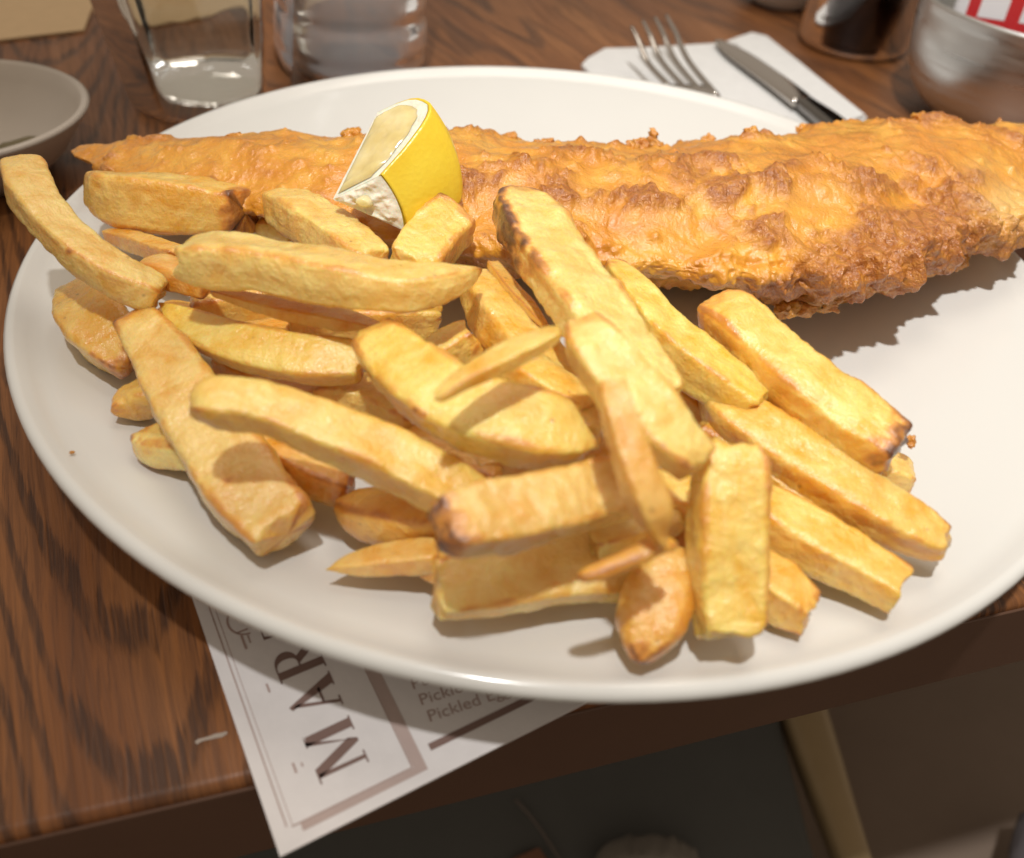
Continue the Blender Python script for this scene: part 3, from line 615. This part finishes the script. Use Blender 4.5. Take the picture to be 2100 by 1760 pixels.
# ------------------------------------------------------------------ lemon wedge
def build_lemon():
    Pb = at(683, 408, .050); sc = depth(Pb) / FPX           # foot of the core edge
    toW = lambda *c: ROT @ np.array(c, float) * sc
    av = toW(78, 208, -80); fv = toW(104, 41, 30); gv = toW(146, -62, -20)
    A0 = math.acos(fv @ gv / np.linalg.norm(fv) / np.linalg.norm(gv))
    def rad(t): return np.interp(t, [0, .1, .2, .3, .42, .52, .6, .7, .8, .88, .94, .98, 1.0], [1, 1.15, 1.28, 1.37, 1.46, 1.49, 1.47, 1.38, 1.18, .98, .76, .45, 0.0])
    def arm(x): return (fv * math.sin((1 - x) * A0) + gv * math.sin(x * A0)) / math.sin(A0)
    NT, NA = 80, 36
    t = 1 - (1 - np.linspace(0, 1, NT)) ** 1.8
    lf = np.linalg.norm(fv)
    def surf(inset=0.):
        return np.array([[Pb + av * q + arm(x) * max(rad(q) - inset / lf, 0) for x in np.linspace(0, 1, NA)] for q in t])
    peel_m, nt, b = new_mat('lemon_peel'); g = G(nt); tc = g.n('ShaderNodeTexCoord').outputs['Object']
    vor = g.n('ShaderNodeTexVoronoi'); vor.inputs['Scale'].default_value = 900; g.l(tc, vor.inputs['Vector'])
    g.l(g.ramp(g.noise(tc, 90, 3), [(.3, (.86, .57, .03)), (.7, (.90, .65, .05))]), b.inputs['Base Color']); b.inputs['Roughness'].default_value = .30
    b.inputs['Subsurface Weight'].default_value = .15; b.inputs['Subsurface Scale'].default_value = .003; b.inputs['Subsurface Radius'].default_value = (1, .7, .1)
    g.l(g.bump(vor.outputs['Distance'], .22, .0003), b.inputs['Normal'])
    pith_m, nt, b = new_mat('lemon_pith'); g = G(nt); tc = g.n('ShaderNodeTexCoord').outputs['Object']
    g.l(g.ramp(g.noise(tc, 300, 4), [(.3, (.78, .72, .57)), (.7, (.85, .80, .66))]), b.inputs['Base Color']); b.inputs['Roughness'].default_value = .6
    b.inputs['Subsurface Weight'].default_value = .3; b.inputs['Subsurface Scale'].default_value = .003
    g.l(g.bump(g.noise(tc, 500, 4), .5, .001), b.inputs['Normal'])
    pulp_m, nt, b = new_mat('lemon_pulp'); g = G(nt); tc = g.n('ShaderNodeTexCoord').outputs['Object']
    n = g.noise(tc, 150, 3, .5)
    g.l(g.ramp(n, [(.3, (.66, .52, .22)), (.7, (.80, .68, .37))]), b.inputs['Base Color']); b.inputs['Roughness'].default_value = .16
    b.inputs['Subsurface Weight'].default_value = .6; b.inputs['Subsurface Scale'].default_value = .006; b.inputs['Subsurface Radius'].default_value = (1, .9, .4)
    b.inputs['Specular IOR Level'].default_value = .3
    g.l(g.bump(n, .35, .0009), b.inputs['Normal'])
    root = empty('lemon_wedge', Pb - np.array([0, 0, .004]), 'lemon wedge with yellow peel and white pith resting on the battered fish', 'lemon')
    # peel: thin curved shell
    O = surf(); I = surf(.0008)
    V = np.vstack([O.reshape(-1, 3), I.reshape(-1, 3)]); n = NT * NA
    F = grid_faces(NT, NA, False); F = F + [tuple(n + k for k in q[::-1]) for q in F]
    for i in range(NT - 1):
        for j, s in ((0, 1), (NA - 1, -1)):
            q = (i * NA + j, (i + 1) * NA + j, n + (i + 1) * NA + j, n + i * NA + j); F.append(q[::s])
    for j in range(NA - 1): F.append((j, j + 1, n + j + 1, n + j)[::1])
    mesh_obj('peel', V, F, peel_m, root, base=np.array(Pb))
    # pith: solid wedge just inside the peel (its cut faces are the white border and the core)
    I2 = surf(.00082)
    core = np.array([Pb + av * q for q in t])
    V = np.vstack([I2.reshape(-1, 3), core]); F = [q[::-1] for q in grid_faces(NT, NA, False)]
    for i in range(NT - 1):
        F.append((i * NA, (i + 1) * NA, n + i + 1, n + i)); F.append((i * NA + NA - 1, n + i, n + i + 1, (i + 1) * NA + NA - 1))
    F += [(n, j + 1, j) for j in range(NA - 1)]
    mesh_obj('pith', V, F, pith_m, root, smooth=False, base=np.array(Pb))
    # torn membrane over the cut end
    cn = np.cross(fv, gv); cn /= np.linalg.norm(cn); cn *= -np.sign(cn @ av)
    V = []; NX, NR = 40, 40
    for r in np.linspace(0.02, .975, NR):
        for x in np.linspace(.01, .99, NX):
            p = Pb + arm(x) * r; hgt = .0010 + .0016 * float(fbm((p * 190)[None], 4)[0]) + .0004 * float(noise((p * 900)[None])[0])
            rim = min(1, x / .06, (1 - x) / .06, (.985 - r) / .16); V.append(p + cn * max(hgt, .0002) * rim)
    mesh_obj('pith', V, grid_faces(NR, NX, False), pith_m, root, base=np.array(Pb))
    # pulp: a slightly proud pillow on each cut face
    def pillow(d, nrm):
        ld = np.linalg.norm(d); NN, NX = 40, 22; V = []
        for q in np.linspace(.03, .93, NN):
            ez = min(1, (q - .03) / .05 + .03, (.93 - q) / .06 + .03)
            r0 = (.0011 - .0004 * q) / ld; r1 = max(rad(q) - (.0033 + .0008 * float(noise(np.array([[q * 9, 3.3, ld * 900]]))[0])) / ld, r0 + .02); r1 = r0 + (r1 - r0) * (1 if q < .85 else .35 + .65 * math.sqrt(max(1 - ((q - .85) / .08) ** 2, 0)))
            for x in np.linspace(0, 1, NX):
                p = Pb + av * q + d * (r0 + (r1 - r0) * x); h = .0008 * (1 - abs(2 * x - 1) ** 5) * ez
                V.append(p + nrm * (h + .00015 + .00025 * float(fbm((p * 420)[None], 2)[0]) * (h > .0003)))
        mesh_obj('pulp', V, grid_faces(NN, NX, False), pulp_m, root, base=np.array(Pb))
    for d, o_ in ((fv, gv), (gv, fv)):
        nn = np.cross(d, av); nn /= np.linalg.norm(nn)
        pillow(d, nn * (-1 if nn @ o_ > 0 else 1))
    # pulp cells showing in the middle of the cut end
    V = []; NX, NR = 20, 20
    for x in np.linspace(0, 1, NX):
        for r in np.linspace(0, 1, NR):
            ez = max(0, min(1, (1 - math.hypot(2 * x - 1, 2 * r - 1)) / .35)); p = Pb + arm(.24 + .46 * x) * (.34 + .30 * r)
            V.append(p + cn * (.0030 * ez + .0006 * float(noise((p * 500)[None])[0]) * ez - .0002))
    mesh_obj('pulp', V, grid_faces(NX, NR, False), pulp_m, root, base=np.array(Pb))
build_lemon()

# ------------------------------------------------------------------ menu card under the plate
mo = at(575, 1760, 0); me1 = np.array([.87193846, .48961549, 0]); me2 = np.array([-.48961549, .87193846, 0])
card = empty('menu_card', (mo[0], mo[1], .0002), 'white printed menu card with brown lettering sticking out under the plate', 'menu')
card.rotation_euler = (0, 0, math.atan2(me1[1], me1[0]))
def cpart(name, V, F, mat, smooth=False):
    o = mesh_obj(name, V, F, mat, smooth=smooth); o.parent = card; return o
cpart('card', *prism([(0, 0), (.105, 0), (.105, .148), (0, .148)], 0, .0004), PAPER)
def flat(name, polys, mat, z=.00048):
    V = []; F = []
    for poly in polys:
        k = len(V); V += [(x * .001, y * .001, z) for x, y in poly]; F.append(tuple(range(k, k + len(poly))))
    return cpart(name, V, F, mat)
rect = lambda x0, x1, y0, y1: [(x0, y0), (x1, y0), (x1, y1), (x0, y1)]
flat('frame', [rect(2.3, 2.55, 4, 60), rect(3.2, 25.0, 3.5, 3.75), rect(24.8, 25.05, 3.75, 60), rect(3.3, 3.42, 3.75, 60)], INK_L)
flat('frame_shadow_print', [rect(4.6, 27.3, 2.1, 3.45), rect(25.1, 27.3, 3.45, 60)], INK_F, .00047)
flat('rule', [rect(29.2, 60, 4.9, 6.3)], INK)
# serif capitals; local glyph box: x along the text, y up; text runs up the card, its top to the left
def glyph(name, polys, b0, cap=8.9, base=18.7, sx=1.0):
    out = []
    for poly in polys: out.append([(base - y * cap, b0 + x * cap * sx) for x, y in poly])
    return flat(name, out, INK)
def bow(cx, cy, rx, ry, tx, ty, a0=-90, a1=90, n=12):
    o = [(cx + rx * math.cos(R_(a)), cy + ry * math.sin(R_(a))) for a in np.linspace(a0, a1, n)]
    i = [(cx + (rx - tx) * math.cos(R_(a)), cy + (ry - ty) * math.sin(R_(a))) for a in np.linspace(a0, a1, n)]
    return [[o[k], o[k + 1], i[k + 1], i[k]] for k in range(n - 1)]
glyph('letter', [[(0, 0), (.30, 0), (.30, .035), (.0, .035)], [(.11, .035), (.20, .035), (.22, .965), (.12, .965)], [(.0, 1), (.0, .965), (.12, .965), (.54, .02), (.62, .02), (.70, .20), (.34, 1)],
                 [(.60, .02), (.66, .18), (1.0, 1), (.90, 1)], [(.86, .965), (1.0, .965), (1.16, 1), (.86, 1)], [(.90, .035), (1.13, .035), (1.11, .965), (.89, .965)], [(.82, 0), (1.18, 0), (1.18, .035), (.82, .035)]], 8.1, sx=.95)
glyph('letter', [[(0, 0), (.26, 0), (.26, .035), (0, .035)], [(.08, .035), (.155, .035), (.45, .84), (.40, .97)], [(.34, .98), (.45, 1.03), (.90, .035), (.62, .035)], [(.56, 0), (.95, 0), (.95, .035), (.56, .035)], [(.22, .32), (.66, .32), (.64, .37), (.24, .37)]], 20.6, sx=.92)
glyph('letter', [[(0, 0), (.36, 0), (.36, .035), (0, .035)], [(.08, .035), (.28, .035), (.28, .965), (.08, .965)], [(0, .965), (.42, .965), (.42, 1), (0, 1)], [(.26, .48), (.42, .48), (.42, .52), (.26, .52)]] + bow(.42, .74, .33, .26, .20, .05) +
      [[(.34, .48), (.54, .50), (.90, .035), (.64, .035)], [(.62, 0), (.96, 0), (.96, .035), (.62, .035)]], 29.6, sx=.98)
glyph('letter', [[(0, .965), (.84, .965), (.84, 1), (0, 1)], [(0, .965), (.08, .965), (.02, .76), (-.02, .76)], [(.76, .965), (.84, .965), (.86, .76), (.82, .76)], [(.34, .035), (.50, .035), (.50, .965), (.34, .965)], [(.22, 0), (.62, 0), (.62, .035), (.22, .035)]], 40.4)
def text_mesh(name, body, size, mat, parent, mtx, extrude=0.0):
    cu = bpy.data.curves.new(name, 'FONT'); cu.body = body; cu.size = size; cu.extrude = extrude; cu.resolution_u = 3
    t = bpy.data.objects.new(name, cu); COL.objects.link(t)
    dg = bpy.context.evaluated_depsgraph_get(); me = bpy.data.meshes.new_from_object(t.evaluated_get(dg)); bpy.data.objects.remove(t)
    me.name = name; me.materials.clear(); me.materials.append(mat)
    o = bpy.data.objects.new(name, me); COL.objects.link(o); o.parent = parent; o.matrix_local = mtx
    return o
for txt, a, b_ in (('Pickled Egg', 31.2, 10.0), ('Pickled Onion', 31.2, 13.7), ('Peas', 31.2, 17.4)):
    text_mesh('lettering', txt, .0034, INK_L, card, Matrix.Translation((a * .001, b_ * .001, .00048)) @ Matrix.Rotation(R_(-7), 4, 'Z') @ Matrix.Diagonal((1.08, 1, 1, 1)))
# small ornament ticks along the left border
flat('ornament', [rect(6.0, 6.5, 40, 43.5), rect(7.2, 7.5, 41, 43), rect(5.6, 7.8, 44.2, 44.6), rect(7.2, 7.6, 29, 31), rect(6.6, 7.0, 12, 14), rect(8.0, 8.3, 12.6, 13.4)] +
     [[(8 + 1.2 * math.cos(R_(x)) * 3, 47 + 4 * math.sin(R_(x))), (8 + 1.2 * math.cos(R_(x + 12)) * 3, 47 + 4 * math.sin(R_(x + 12))), (8 + 1.05 * math.cos(R_(x + 12)) * 3, 47 + 3.6 * math.sin(R_(x + 12))), (8 + 1.05 * math.cos(R_(x)) * 3, 47 + 3.6 * math.sin(R_(x)))] for x in range(90, 270, 12)], INK_L)

# ------------------------------------------------------------------ things behind the plate
# tumbler
def tumbler():
    c = (-.1390, .1490, .0002)
    root = empty('glass_tumbler', c, 'clear faceted glass tumbler with a thick base behind the plate', 'glass')
    prof = [(0, 0), (.0290, 0), (.0318, .0012), (.0332, .004), (.0395, .05), (.0455, .098), (.0462, .1005), (.0455, .102), (.0442, .1005), (.0435, .098), (.0374, .05), (.0318, .010), (.0300, .0065), (.016, .0042), (0, .0035)]
    P = []
    for i in range(len(prof) - 1):
        (r0, z0), (r1, z1) = prof[i], prof[i + 1]; m = max(1, int(abs(z1 - z0) / .006))
        for j in range(m): P.append((r0 + (r1 - r0) * j / m, z0 + (z1 - z0) * j / m))
    P.append(prof[-1])
    V, F = lathe(P, 120, (0, 0, 0), facets=10)
    o = mesh_obj('body', V, [f[::-1] for f in F], mat_glass('tumbler_glass', (.90, .91, .885), .03, 1.40)); o.parent = root
tumbler()
# water bottle
def bottle():
    c = (-.0830, .1920, .0002)
    root = empty('water_bottle', c, 'clear plastic water bottle with moulded ribs standing behind the plate', 'bottle')
    P = [(0, .003), (.012, .002), (.022, 0), (.0275, .002), (.0314, .008)]
    for z in np.linspace(.010, .125, 70):
        P.append((.0322 - .0013 * (0.5 + .5 * math.cos(2 * math.pi * (z - .010) / .0165)) ** 3, z))
    P += [(.0300, .135), (.0240, .158), (.0160, .172), (.0125, .178), (.0125, .192), (0, .192)]
    V, F = lathe(P, 96)
    m, nt, b = new_mat('bottle_plastic'); g = G(nt)
    b.inputs['Base Color'].default_value = (.86, .89, .93, 1); b.inputs['Roughness'].default_value = .12; b.inputs['IOR'].default_value = 1.33; b.inputs['Transmission Weight'].default_value = .82
    o = mesh_obj('body', V, [f[::-1] for f in F], m); o.parent = root
    V, F = lathe([(0, .1925), (.0150, .1925), (.0155, .194), (.0155, .206), (.0145, .2075), (0, .2075)], 48)
    o = mesh_obj('cap', V, [f[::-1] for f in F], simple('cap_plastic', (.75, .77, .8), .4)); o.parent = root
bottle()
# white dish at the left
def dish(name, label, c, R, H, mat, fill=None, fillmat=None, rim=.003):
    root = empty(name, c, label, 'dish')
    P = [(0, .001), (R * .50, 0), (R * .58, .001), (R * .78, H * .40), (R * .95, H * .86), (R - .0006, H * .96), (R, H), (R - .0015, H + .0012), (R - rim, H)]
    P += [(R * .90, H * .80), (R * .74, H * .42), (R * .55, H * .22), (R * .3, H * .16), (0, H * .15)]
    V, F = lathe(P, 96); o = mesh_obj('bowl', V, [f[::-1] for f in F], mat); o.parent = root
    if fill:
        V, F = lathe([(0, H * fill + .002), (R * .35, H * fill + .0015), (R * .62, H * fill), (R * .66, H * fill - .004), (0, H * fill - .005)], 64)
        V = np.array(V); V[:, 2] += .0012 * fbm(V * 120, 3); o = mesh_obj('sauce', V, F, fillmat); o.parent = root
    return root
dc = at(-112, 230, .0215)
dish('sauce_dish', 'shallow beige china dish at the left edge of the table with a little olive sauce', (float(dc[0]), float(dc[1]), .0002), .0450, .0225, simple('beige_stoneware', (.50, .44, .375), .35))
V, F = lathe([(0, .0022), (.006, .002), (.0105, .0012), (.012, 0), (0, 0)], 40, (.020, .004, .0062)); V = np.array(V); V[:, 2] += .001 * fbm(V * 150, 2)
o = mesh_obj('sauce', V, F, simple('olive_sauce', (.16, .13, .06), .4)); o.parent = bpy.data.objects['sauce_dish']
dish('side_dish', 'small white dish cut off at the top edge beyond the knife', (.1560, .3520, .0002), .030, .016, GLAZE)

# napkin, fork and knife
nap_poly = [(1192, 142), (1205, 128), (1240, 108), (1330, 106), (1420, 100), (1478, 97), (1512, 84), (1540, 75), (1570, 82), (1640, 138), (1720, 205), (1775, 250), (1700, 330), (1400, 330), (1300, 260)]
NP = np.array([at(x, y, 0)[:2] for x, y in nap_poly])
V, F = prism([tuple(p) for p in NP], .0004, .0022)
napkin = empty('paper_napkin', (.09, .20, .0002), 'folded white paper napkin under the fork and knife', 'napkin')
mesh_obj('lower_layer', V, F, TISSUE, napkin, smooth=False, base=np.array([.09, .20, 0]))
NP2 = np.array([at(x, y, .003)[:2] for x, y in [(1505, 92), (1535, 73), (1572, 80), (1660, 150), (1772, 240), (1715, 262), (1640, 215), (1560, 140)]])
V, F = prism([tuple(p) for p in NP2], .0023, .0042); mesh_obj('folded_flap', V, F, TISSUE, napkin, smooth=False, base=np.array([.09, .20, 0]))
def tube_path(pts, wid, thick, n=30):
    """flat bar along 3-D points, half widths and half thickness per point"""
    A, s = catmull(np.c_[np.array(pts), np.array(wid), np.array(thick)], 0); ss = np.linspace(0, s[-1], n)
    A = np.stack([np.interp(ss, s, A[:, i]) for i in range(5)], 1); pos = A[:, :3]
    T = np.gradient(pos, ss, axis=0); T /= np.linalg.norm(T, axis=1)[:, None]
    S = np.cross(T, [0, 0, 1.]); S /= np.linalg.norm(S, axis=1)[:, None]; U = np.cross(S, T)
    th = 2 * np.pi * np.arange(14) / 14; cx = np.sign(np.cos(th)) * np.abs(np.cos(th)) ** .6; cy = np.sign(np.sin(th)) * np.abs(np.sin(th)) ** .6
    V = pos[:, None] + A[:, 3][:, None, None] * cx[None, :, None] * S[:, None] + A[:, 4][:, None, None] * cy[None, :, None] * U[:, None]
    return close_ends(V, grid_faces(n, 14))
def fork():
    tips = [(1295, 55), (1318, 43), (1343, 36), (1366, 31)]; roots = [(1372, 178), (1404, 182), (1436, 188), (1470, 198)]
    root = empty('fork', at(1400, 150, .006), 'steel fork lying tines up on the white napkin', 'fork'); b0 = np.array(root.location)
    for tp, rt in zip(tips, roots):
        P0, P1 = at(*tp, .022), at(*rt, .0085); m = .5 * P0 + .5 * P1 - np.array([0, 0, .0035])
        V, F = tube_path([P0, .8 * P0 + .2 * P1 + [0, 0, -.001], m, P1], [.0007, .0012, .0014, .0015], [.0006, .0009, .0011, .0012]); mesh_obj('tine', V, F, STEEL_D, root, base=b0)
    c1 = at(1422, 192, .0085); c2 = at(1500, 265, .008); c3 = at(1560, 330, .0085); c4 = at(1660, 470, .006)
    d = (c2 - c1); 
    V, F = tube_path([at(1412, 178, .0087), c1, .5 * c1 + .5 * c2, c2, c3], [.0095, .0108, .0100, .0050, .0028], [.0012, .0013, .0014, .0016, .0017]); mesh_obj('head', V, F, STEEL_D, root, base=b0)
fork()
def knife():
    root = empty('table_knife', at(1600, 170, .005), 'steel table knife lying right of the fork on the napkin', 'knife'); b0 = np.array(root.location)
    P = [at(1474, 84, .0050), at(1515, 112, .0052), at(1590, 165, .0056), at(1650, 212, .0060)]
    V, F = tube_path(P, [.0030, .0068, .0072, .0062], [.0006, .0009, .0012, .0020]); mesh_obj('blade', V, F, STEEL_D, root, base=b0)
    P = [at(1646, 208, .0062), at(1690, 240, .0066), at(1740, 280, .0066), at(1800, 330, .0066)]
    V, F = tube_path(P, [.0046, .0056, .0062, .0066], [.0024, .0028, .0030, .0030]); mesh_obj('handle', V, F, mat_steel('dark_steel', .12, (.22, .21, .20)), root, base=b0)
knife()

# dark drink
def drink():
    c = (.1790, .2800, .0002)
    root = empty('drink_glass', c, 'glass of dark cola standing behind the knife at the top edge', 'glass')
    P = [(0, 0), (.026, 0), (.0285, .0015), (.0300, .005), (.0330, .06), (.0350, .11), (.0345, .1115), (.0335, .11), (.0322, .06), (.0290, .006), (.027, .0035), (0, .0035)]
    V, F = lathe(P, 72); o = mesh_obj('body', V, [f[::-1] for f in F], mat_glass('drink_tumbler_glass', (.50, .42, .41), .08)); o.parent = root
    V, F = lathe([(0, .0037), (.0268, .0037), (.0288, .0063), (.0320, .06), (.0332, .098), (0, .098)], 72)
    o = mesh_obj('cola', V, [f[::-1] for f in F], simple('cola', (.022, .010, .008), .12)); o.parent = root
drink()

# steel bowl with sauce sachets
def steel_bowl():
    c = np.array([.2260, .1790, .0003]); R = .0605; H = .050
    root = empty('steel_bowl', c, 'shiny steel bowl holding sauce sachets at the right edge', 'bowl')
    out = [(0, 0), (.026, 0), (.034, .0012), (.0435, .0055), (.0510, .0135), (.0555, .0240), (.0580, .0360), (.0590, .0465), (.0602, .0497), (.0608, .0507), (.0602, .0515)]
    inn = [(.0590, .0508), (.0580, .0465), (.0569, .0360), (.0543, .0245), (.0498, .0143), (.0425, .0068), (.033, .0027), (0, .0018)]
    def dense(p):
        A, s = catmull(np.c_[np.array(p), np.zeros(len(p))], 0); ss = np.linspace(0, s[-1], 40); return [(max(float(np.interp(x, s, A[:, 0])), 0), float(np.interp(x, s, A[:, 1]))) for x in ss]
    V, F = lathe(dense(out) + dense(inn), 110)
    o = mesh_obj('bowl', V, [f[::-1] for f in F], STEEL); o.parent = root
steel_bowl()
RED = simple('sachet_red', (.50, .018, .022), .35); WHT = simple('sachet_white', (.72, .72, .74), .4); PNK = simple('sachet_pale_print', (.80, .52, .52), .5); BLU = simple('sachet_blue_print', (.12, .12, .22), .5)
def sachet(label, c, yaw, tilt, lean, w=.040, h=.088):
    root = empty('sauce_sachet', c, label, 'sachet', 'sauce sachets standing in the steel bowl')
    root.rotation_euler = (R_(tilt), R_(lean), R_(yaw))
    # pillow body in local x (width), z (height); front face towards -y
    nx, nz = 22, 30; V = []
    for s in (-1, 1):
        for i in range(nz):
            for j in range(nx):
                x = j / (nx - 1) * 2 - 1; z = i / (nz - 1) * 2 - 1
                t = max(0, (1 - abs(x) ** 3)) * max(0, 1 - abs(z) ** 4); V.append((x * w / 2, s * (.0003 + .0034 * t), (z + 1) * h / 2))
    n = nx * nz; G1 = grid_faces(nz, nx, False); F = [q for q in G1] + [tuple(n + k for k in q[::-1]) for q in G1]
    for i in range(nz - 1):
        for j in (0, nx - 1): F.append((i * nx + j, (i + 1) * nx + j, n + (i + 1) * nx + j, n + i * nx + j))
    o = mesh_obj('packet', V, F, WHT); o.parent = root
    def face(name, poly, mat, lift=.00012):
        bm = bmesh.new(); bm.faces.new([bm.verts.new((x * w, 0, z * h)) for x, z in poly])
        bmesh.ops.triangulate(bm, faces=bm.faces[:]); bmesh.ops.subdivide_edges(bm, edges=bm.edges[:], cuts=7, use_grid_fill=True)
        for v in bm.verts:
            x = v.co.x / (w / 2); z = v.co.z / (h / 2) - 1; t = max(0, (1 - abs(x) ** 3)) * max(0, 1 - abs(z) ** 4); v.co.y = -(.0003 + .0034 * t + lift)
        me = bpy.data.meshes.new(name); bm.to_mesh(me); bm.free(); me.materials.append(mat)
        q = bpy.data.objects.new(name, me); COL.objects.link(q); q.parent = root
    face('red_panel', [(-.36, .22), (.485, .22), (.485, .97), (-.36, .97)], RED)
    for a in (-.24, .17): face('white_panel', [(a, .33), (a + .27, .33), (a + .27, .42), (a, .49)], WHT, .00025)
    for a in (.06, .46): face('white_stripe', [(a, .43), (a + .025, .43), (a + .04, .70), (a + .015, .70)], PNK, .00025)
    def word(txt, size, x, z, mat, rot):
        o = text_mesh('lettering', txt, size, mat, root, Matrix.Translation((x * w, -.0042, z * h)) @ Matrix.Rotation(R_(90), 4, 'X') @ Matrix.Rotation(R_(rot), 4, 'Z'))
        me = o.data
        for v in me.vertices:
            p = o.matrix_local @ v.co; xx = p.x / (w / 2); zz = p.z / (h / 2) - 1
            t = max(0, 1 - min(abs(xx), 1) ** 3) * max(0, 1 - abs(zz) ** 4); p.y = -(.0003 + .0034 * t + .0004)
            v.co = o.matrix_local.inverted() @ p
    for a in (-.24, .17): word('ONS', .0080, a, .535, PNK, -24); word('sauce', .0034, a + .02, .385, BLU, -16)
sachet('red and white sauce sachet leaning at the left side of the steel bowl', (.2260 - .0330, .1790 - .0160, .0190), -34, -8, -4)
sachet('red and white sauce sachet standing right of the leaning one', (.2260 - .0020, .1790 - .0310, .0180), -24, -9, -4)

# tan sheets at the far left corner of the table
TAN = mat_paper('tan_paper', (.60, .43, .25))
def sheet(label, pts):
    P = [tuple(at(x, y, .001)[:2]) for x, y in pts]; V, F = prism(P, .0003, .0012)
    return tag(mesh_obj('paper_mat', V, F, TAN, smooth=False), label, 'paper mat', 'tan paper mats at the far left corner')
sheet('tan paper mat filling the top left corner behind the white dish', [(-260, 95), (0, 82), (100, 70), (172, 62), (205, -30), (225, -120), (-220, -120)])
sheet('narrow tan paper mat seen beside and through the glass tumbler', [(222, 72), (270, 64), (420, 36), (500, 10), (560, -90), (262, -120), (245, -20)])

# ------------------------------------------------------------------ below the table
def under():
    zz = -.30
    P = lambda x, y, z=zz: at(x, y, z)
    cl = simple('charcoal_cloth', (.10, .10, .092), .9); wd = simple('tan_wood_and_lit_strip', (.40, .29, .155), .5); bw = simple('brown_wood', (.27, .20, .15), .7)
    root = empty('chair', (.05, .0, -.72), 'dark seated chair with a tan strip coloured as lit wood below the table edge', 'chair')
    b0 = np.array(root.location)
    V, F = box(-.30, .168, -.26, .22, -.33, -.30, .008); mesh_obj('seat', V, F, cl, root, base=b0)
    V, F = tube_path([(.178, .24, -.308), (.183, .06, -.308), (.190, -.06, -.308), (.20, -.26, -.308)], [.015, .014, .008, .005], [.014, .014, .010, .008]); mesh_obj('lit_strip', V, F, wd, root, base=b0)  # tan strip added in place of light falling on the bench
    for x, y in ((-.28, -.24), (-.28, .20), (.16, -.24), (.16, .20)):
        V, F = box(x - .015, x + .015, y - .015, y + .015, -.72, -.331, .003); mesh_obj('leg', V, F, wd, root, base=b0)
    root2 = empty('bench', (.35, 0, -.72), 'dark brown wooden bench top to the right of the chair', 'bench'); b1 = np.array(root2.location)
    V, F = box(.207, .70, -.30, .35, -.37, -.345, .004); mesh_obj('bench_top', V, F, bw, root2, base=b1)
    for x in (.25, .66):
        V, F = box(x - .02, x + .02, -.2, .25, -.72, -.371, .003); mesh_obj('leg', V, F, bw, root2, base=b1)
    # knitted loop, leather tab, cord on the seat
    a, b_, c, d = P(1240, 1775, -.296), P(1275, 1748, -.285), P(1370, 1744, -.285), P(1420, 1775, -.296)
    V, F = tube_path([a, b_, c, d], [.006] * 4, [.005] * 4, 40); V = V + .0012 * np.stack([fbm(V * 300, 2)] * 3, -1)
    tag(mesh_obj('knitted_cuff', V, F, simple('grey_knit', (.16, .14, .115), .9), base=V.mean(0)), 'grey knitted cuff lying on the dark chair seat', 'clothing')
    V, F = prism([tuple(P(x, y, -.297)[:2]) for x, y in ((1050, 1762), (1105, 1738), (1130, 1775), (1060, 1790))], -.2995, -.297)
    tag(mesh_obj('leather_tab', V, F, simple('tan_leather', (.22, .10, .06), .5), smooth=False), 'small reddish brown leather tab at the bottom edge', 'tab')
    V, F = tube_path([P(1058, 1640, -.2985), P(1100, 1690, -.2985), P(1150, 1765, -.2985)], [.0007] * 3, [.0007] * 3)
    tag(mesh_obj('cord', V, F, simple('grey_cord', (.16, .13, .11), .7)), 'thin cord running across the dark chair seat', 'cord')
    q = P(2205, 1830, -.30); v, ff = ellipsoid(q, (.030, .040, .02), (30, 20), 3, .12)
    tag(mesh_obj('folded_cloth', v, ff, simple('grey_cloth', (.13, .115, .12), .85), base=q), 'grey cloth just showing in the lower right corner', 'cloth')
under()
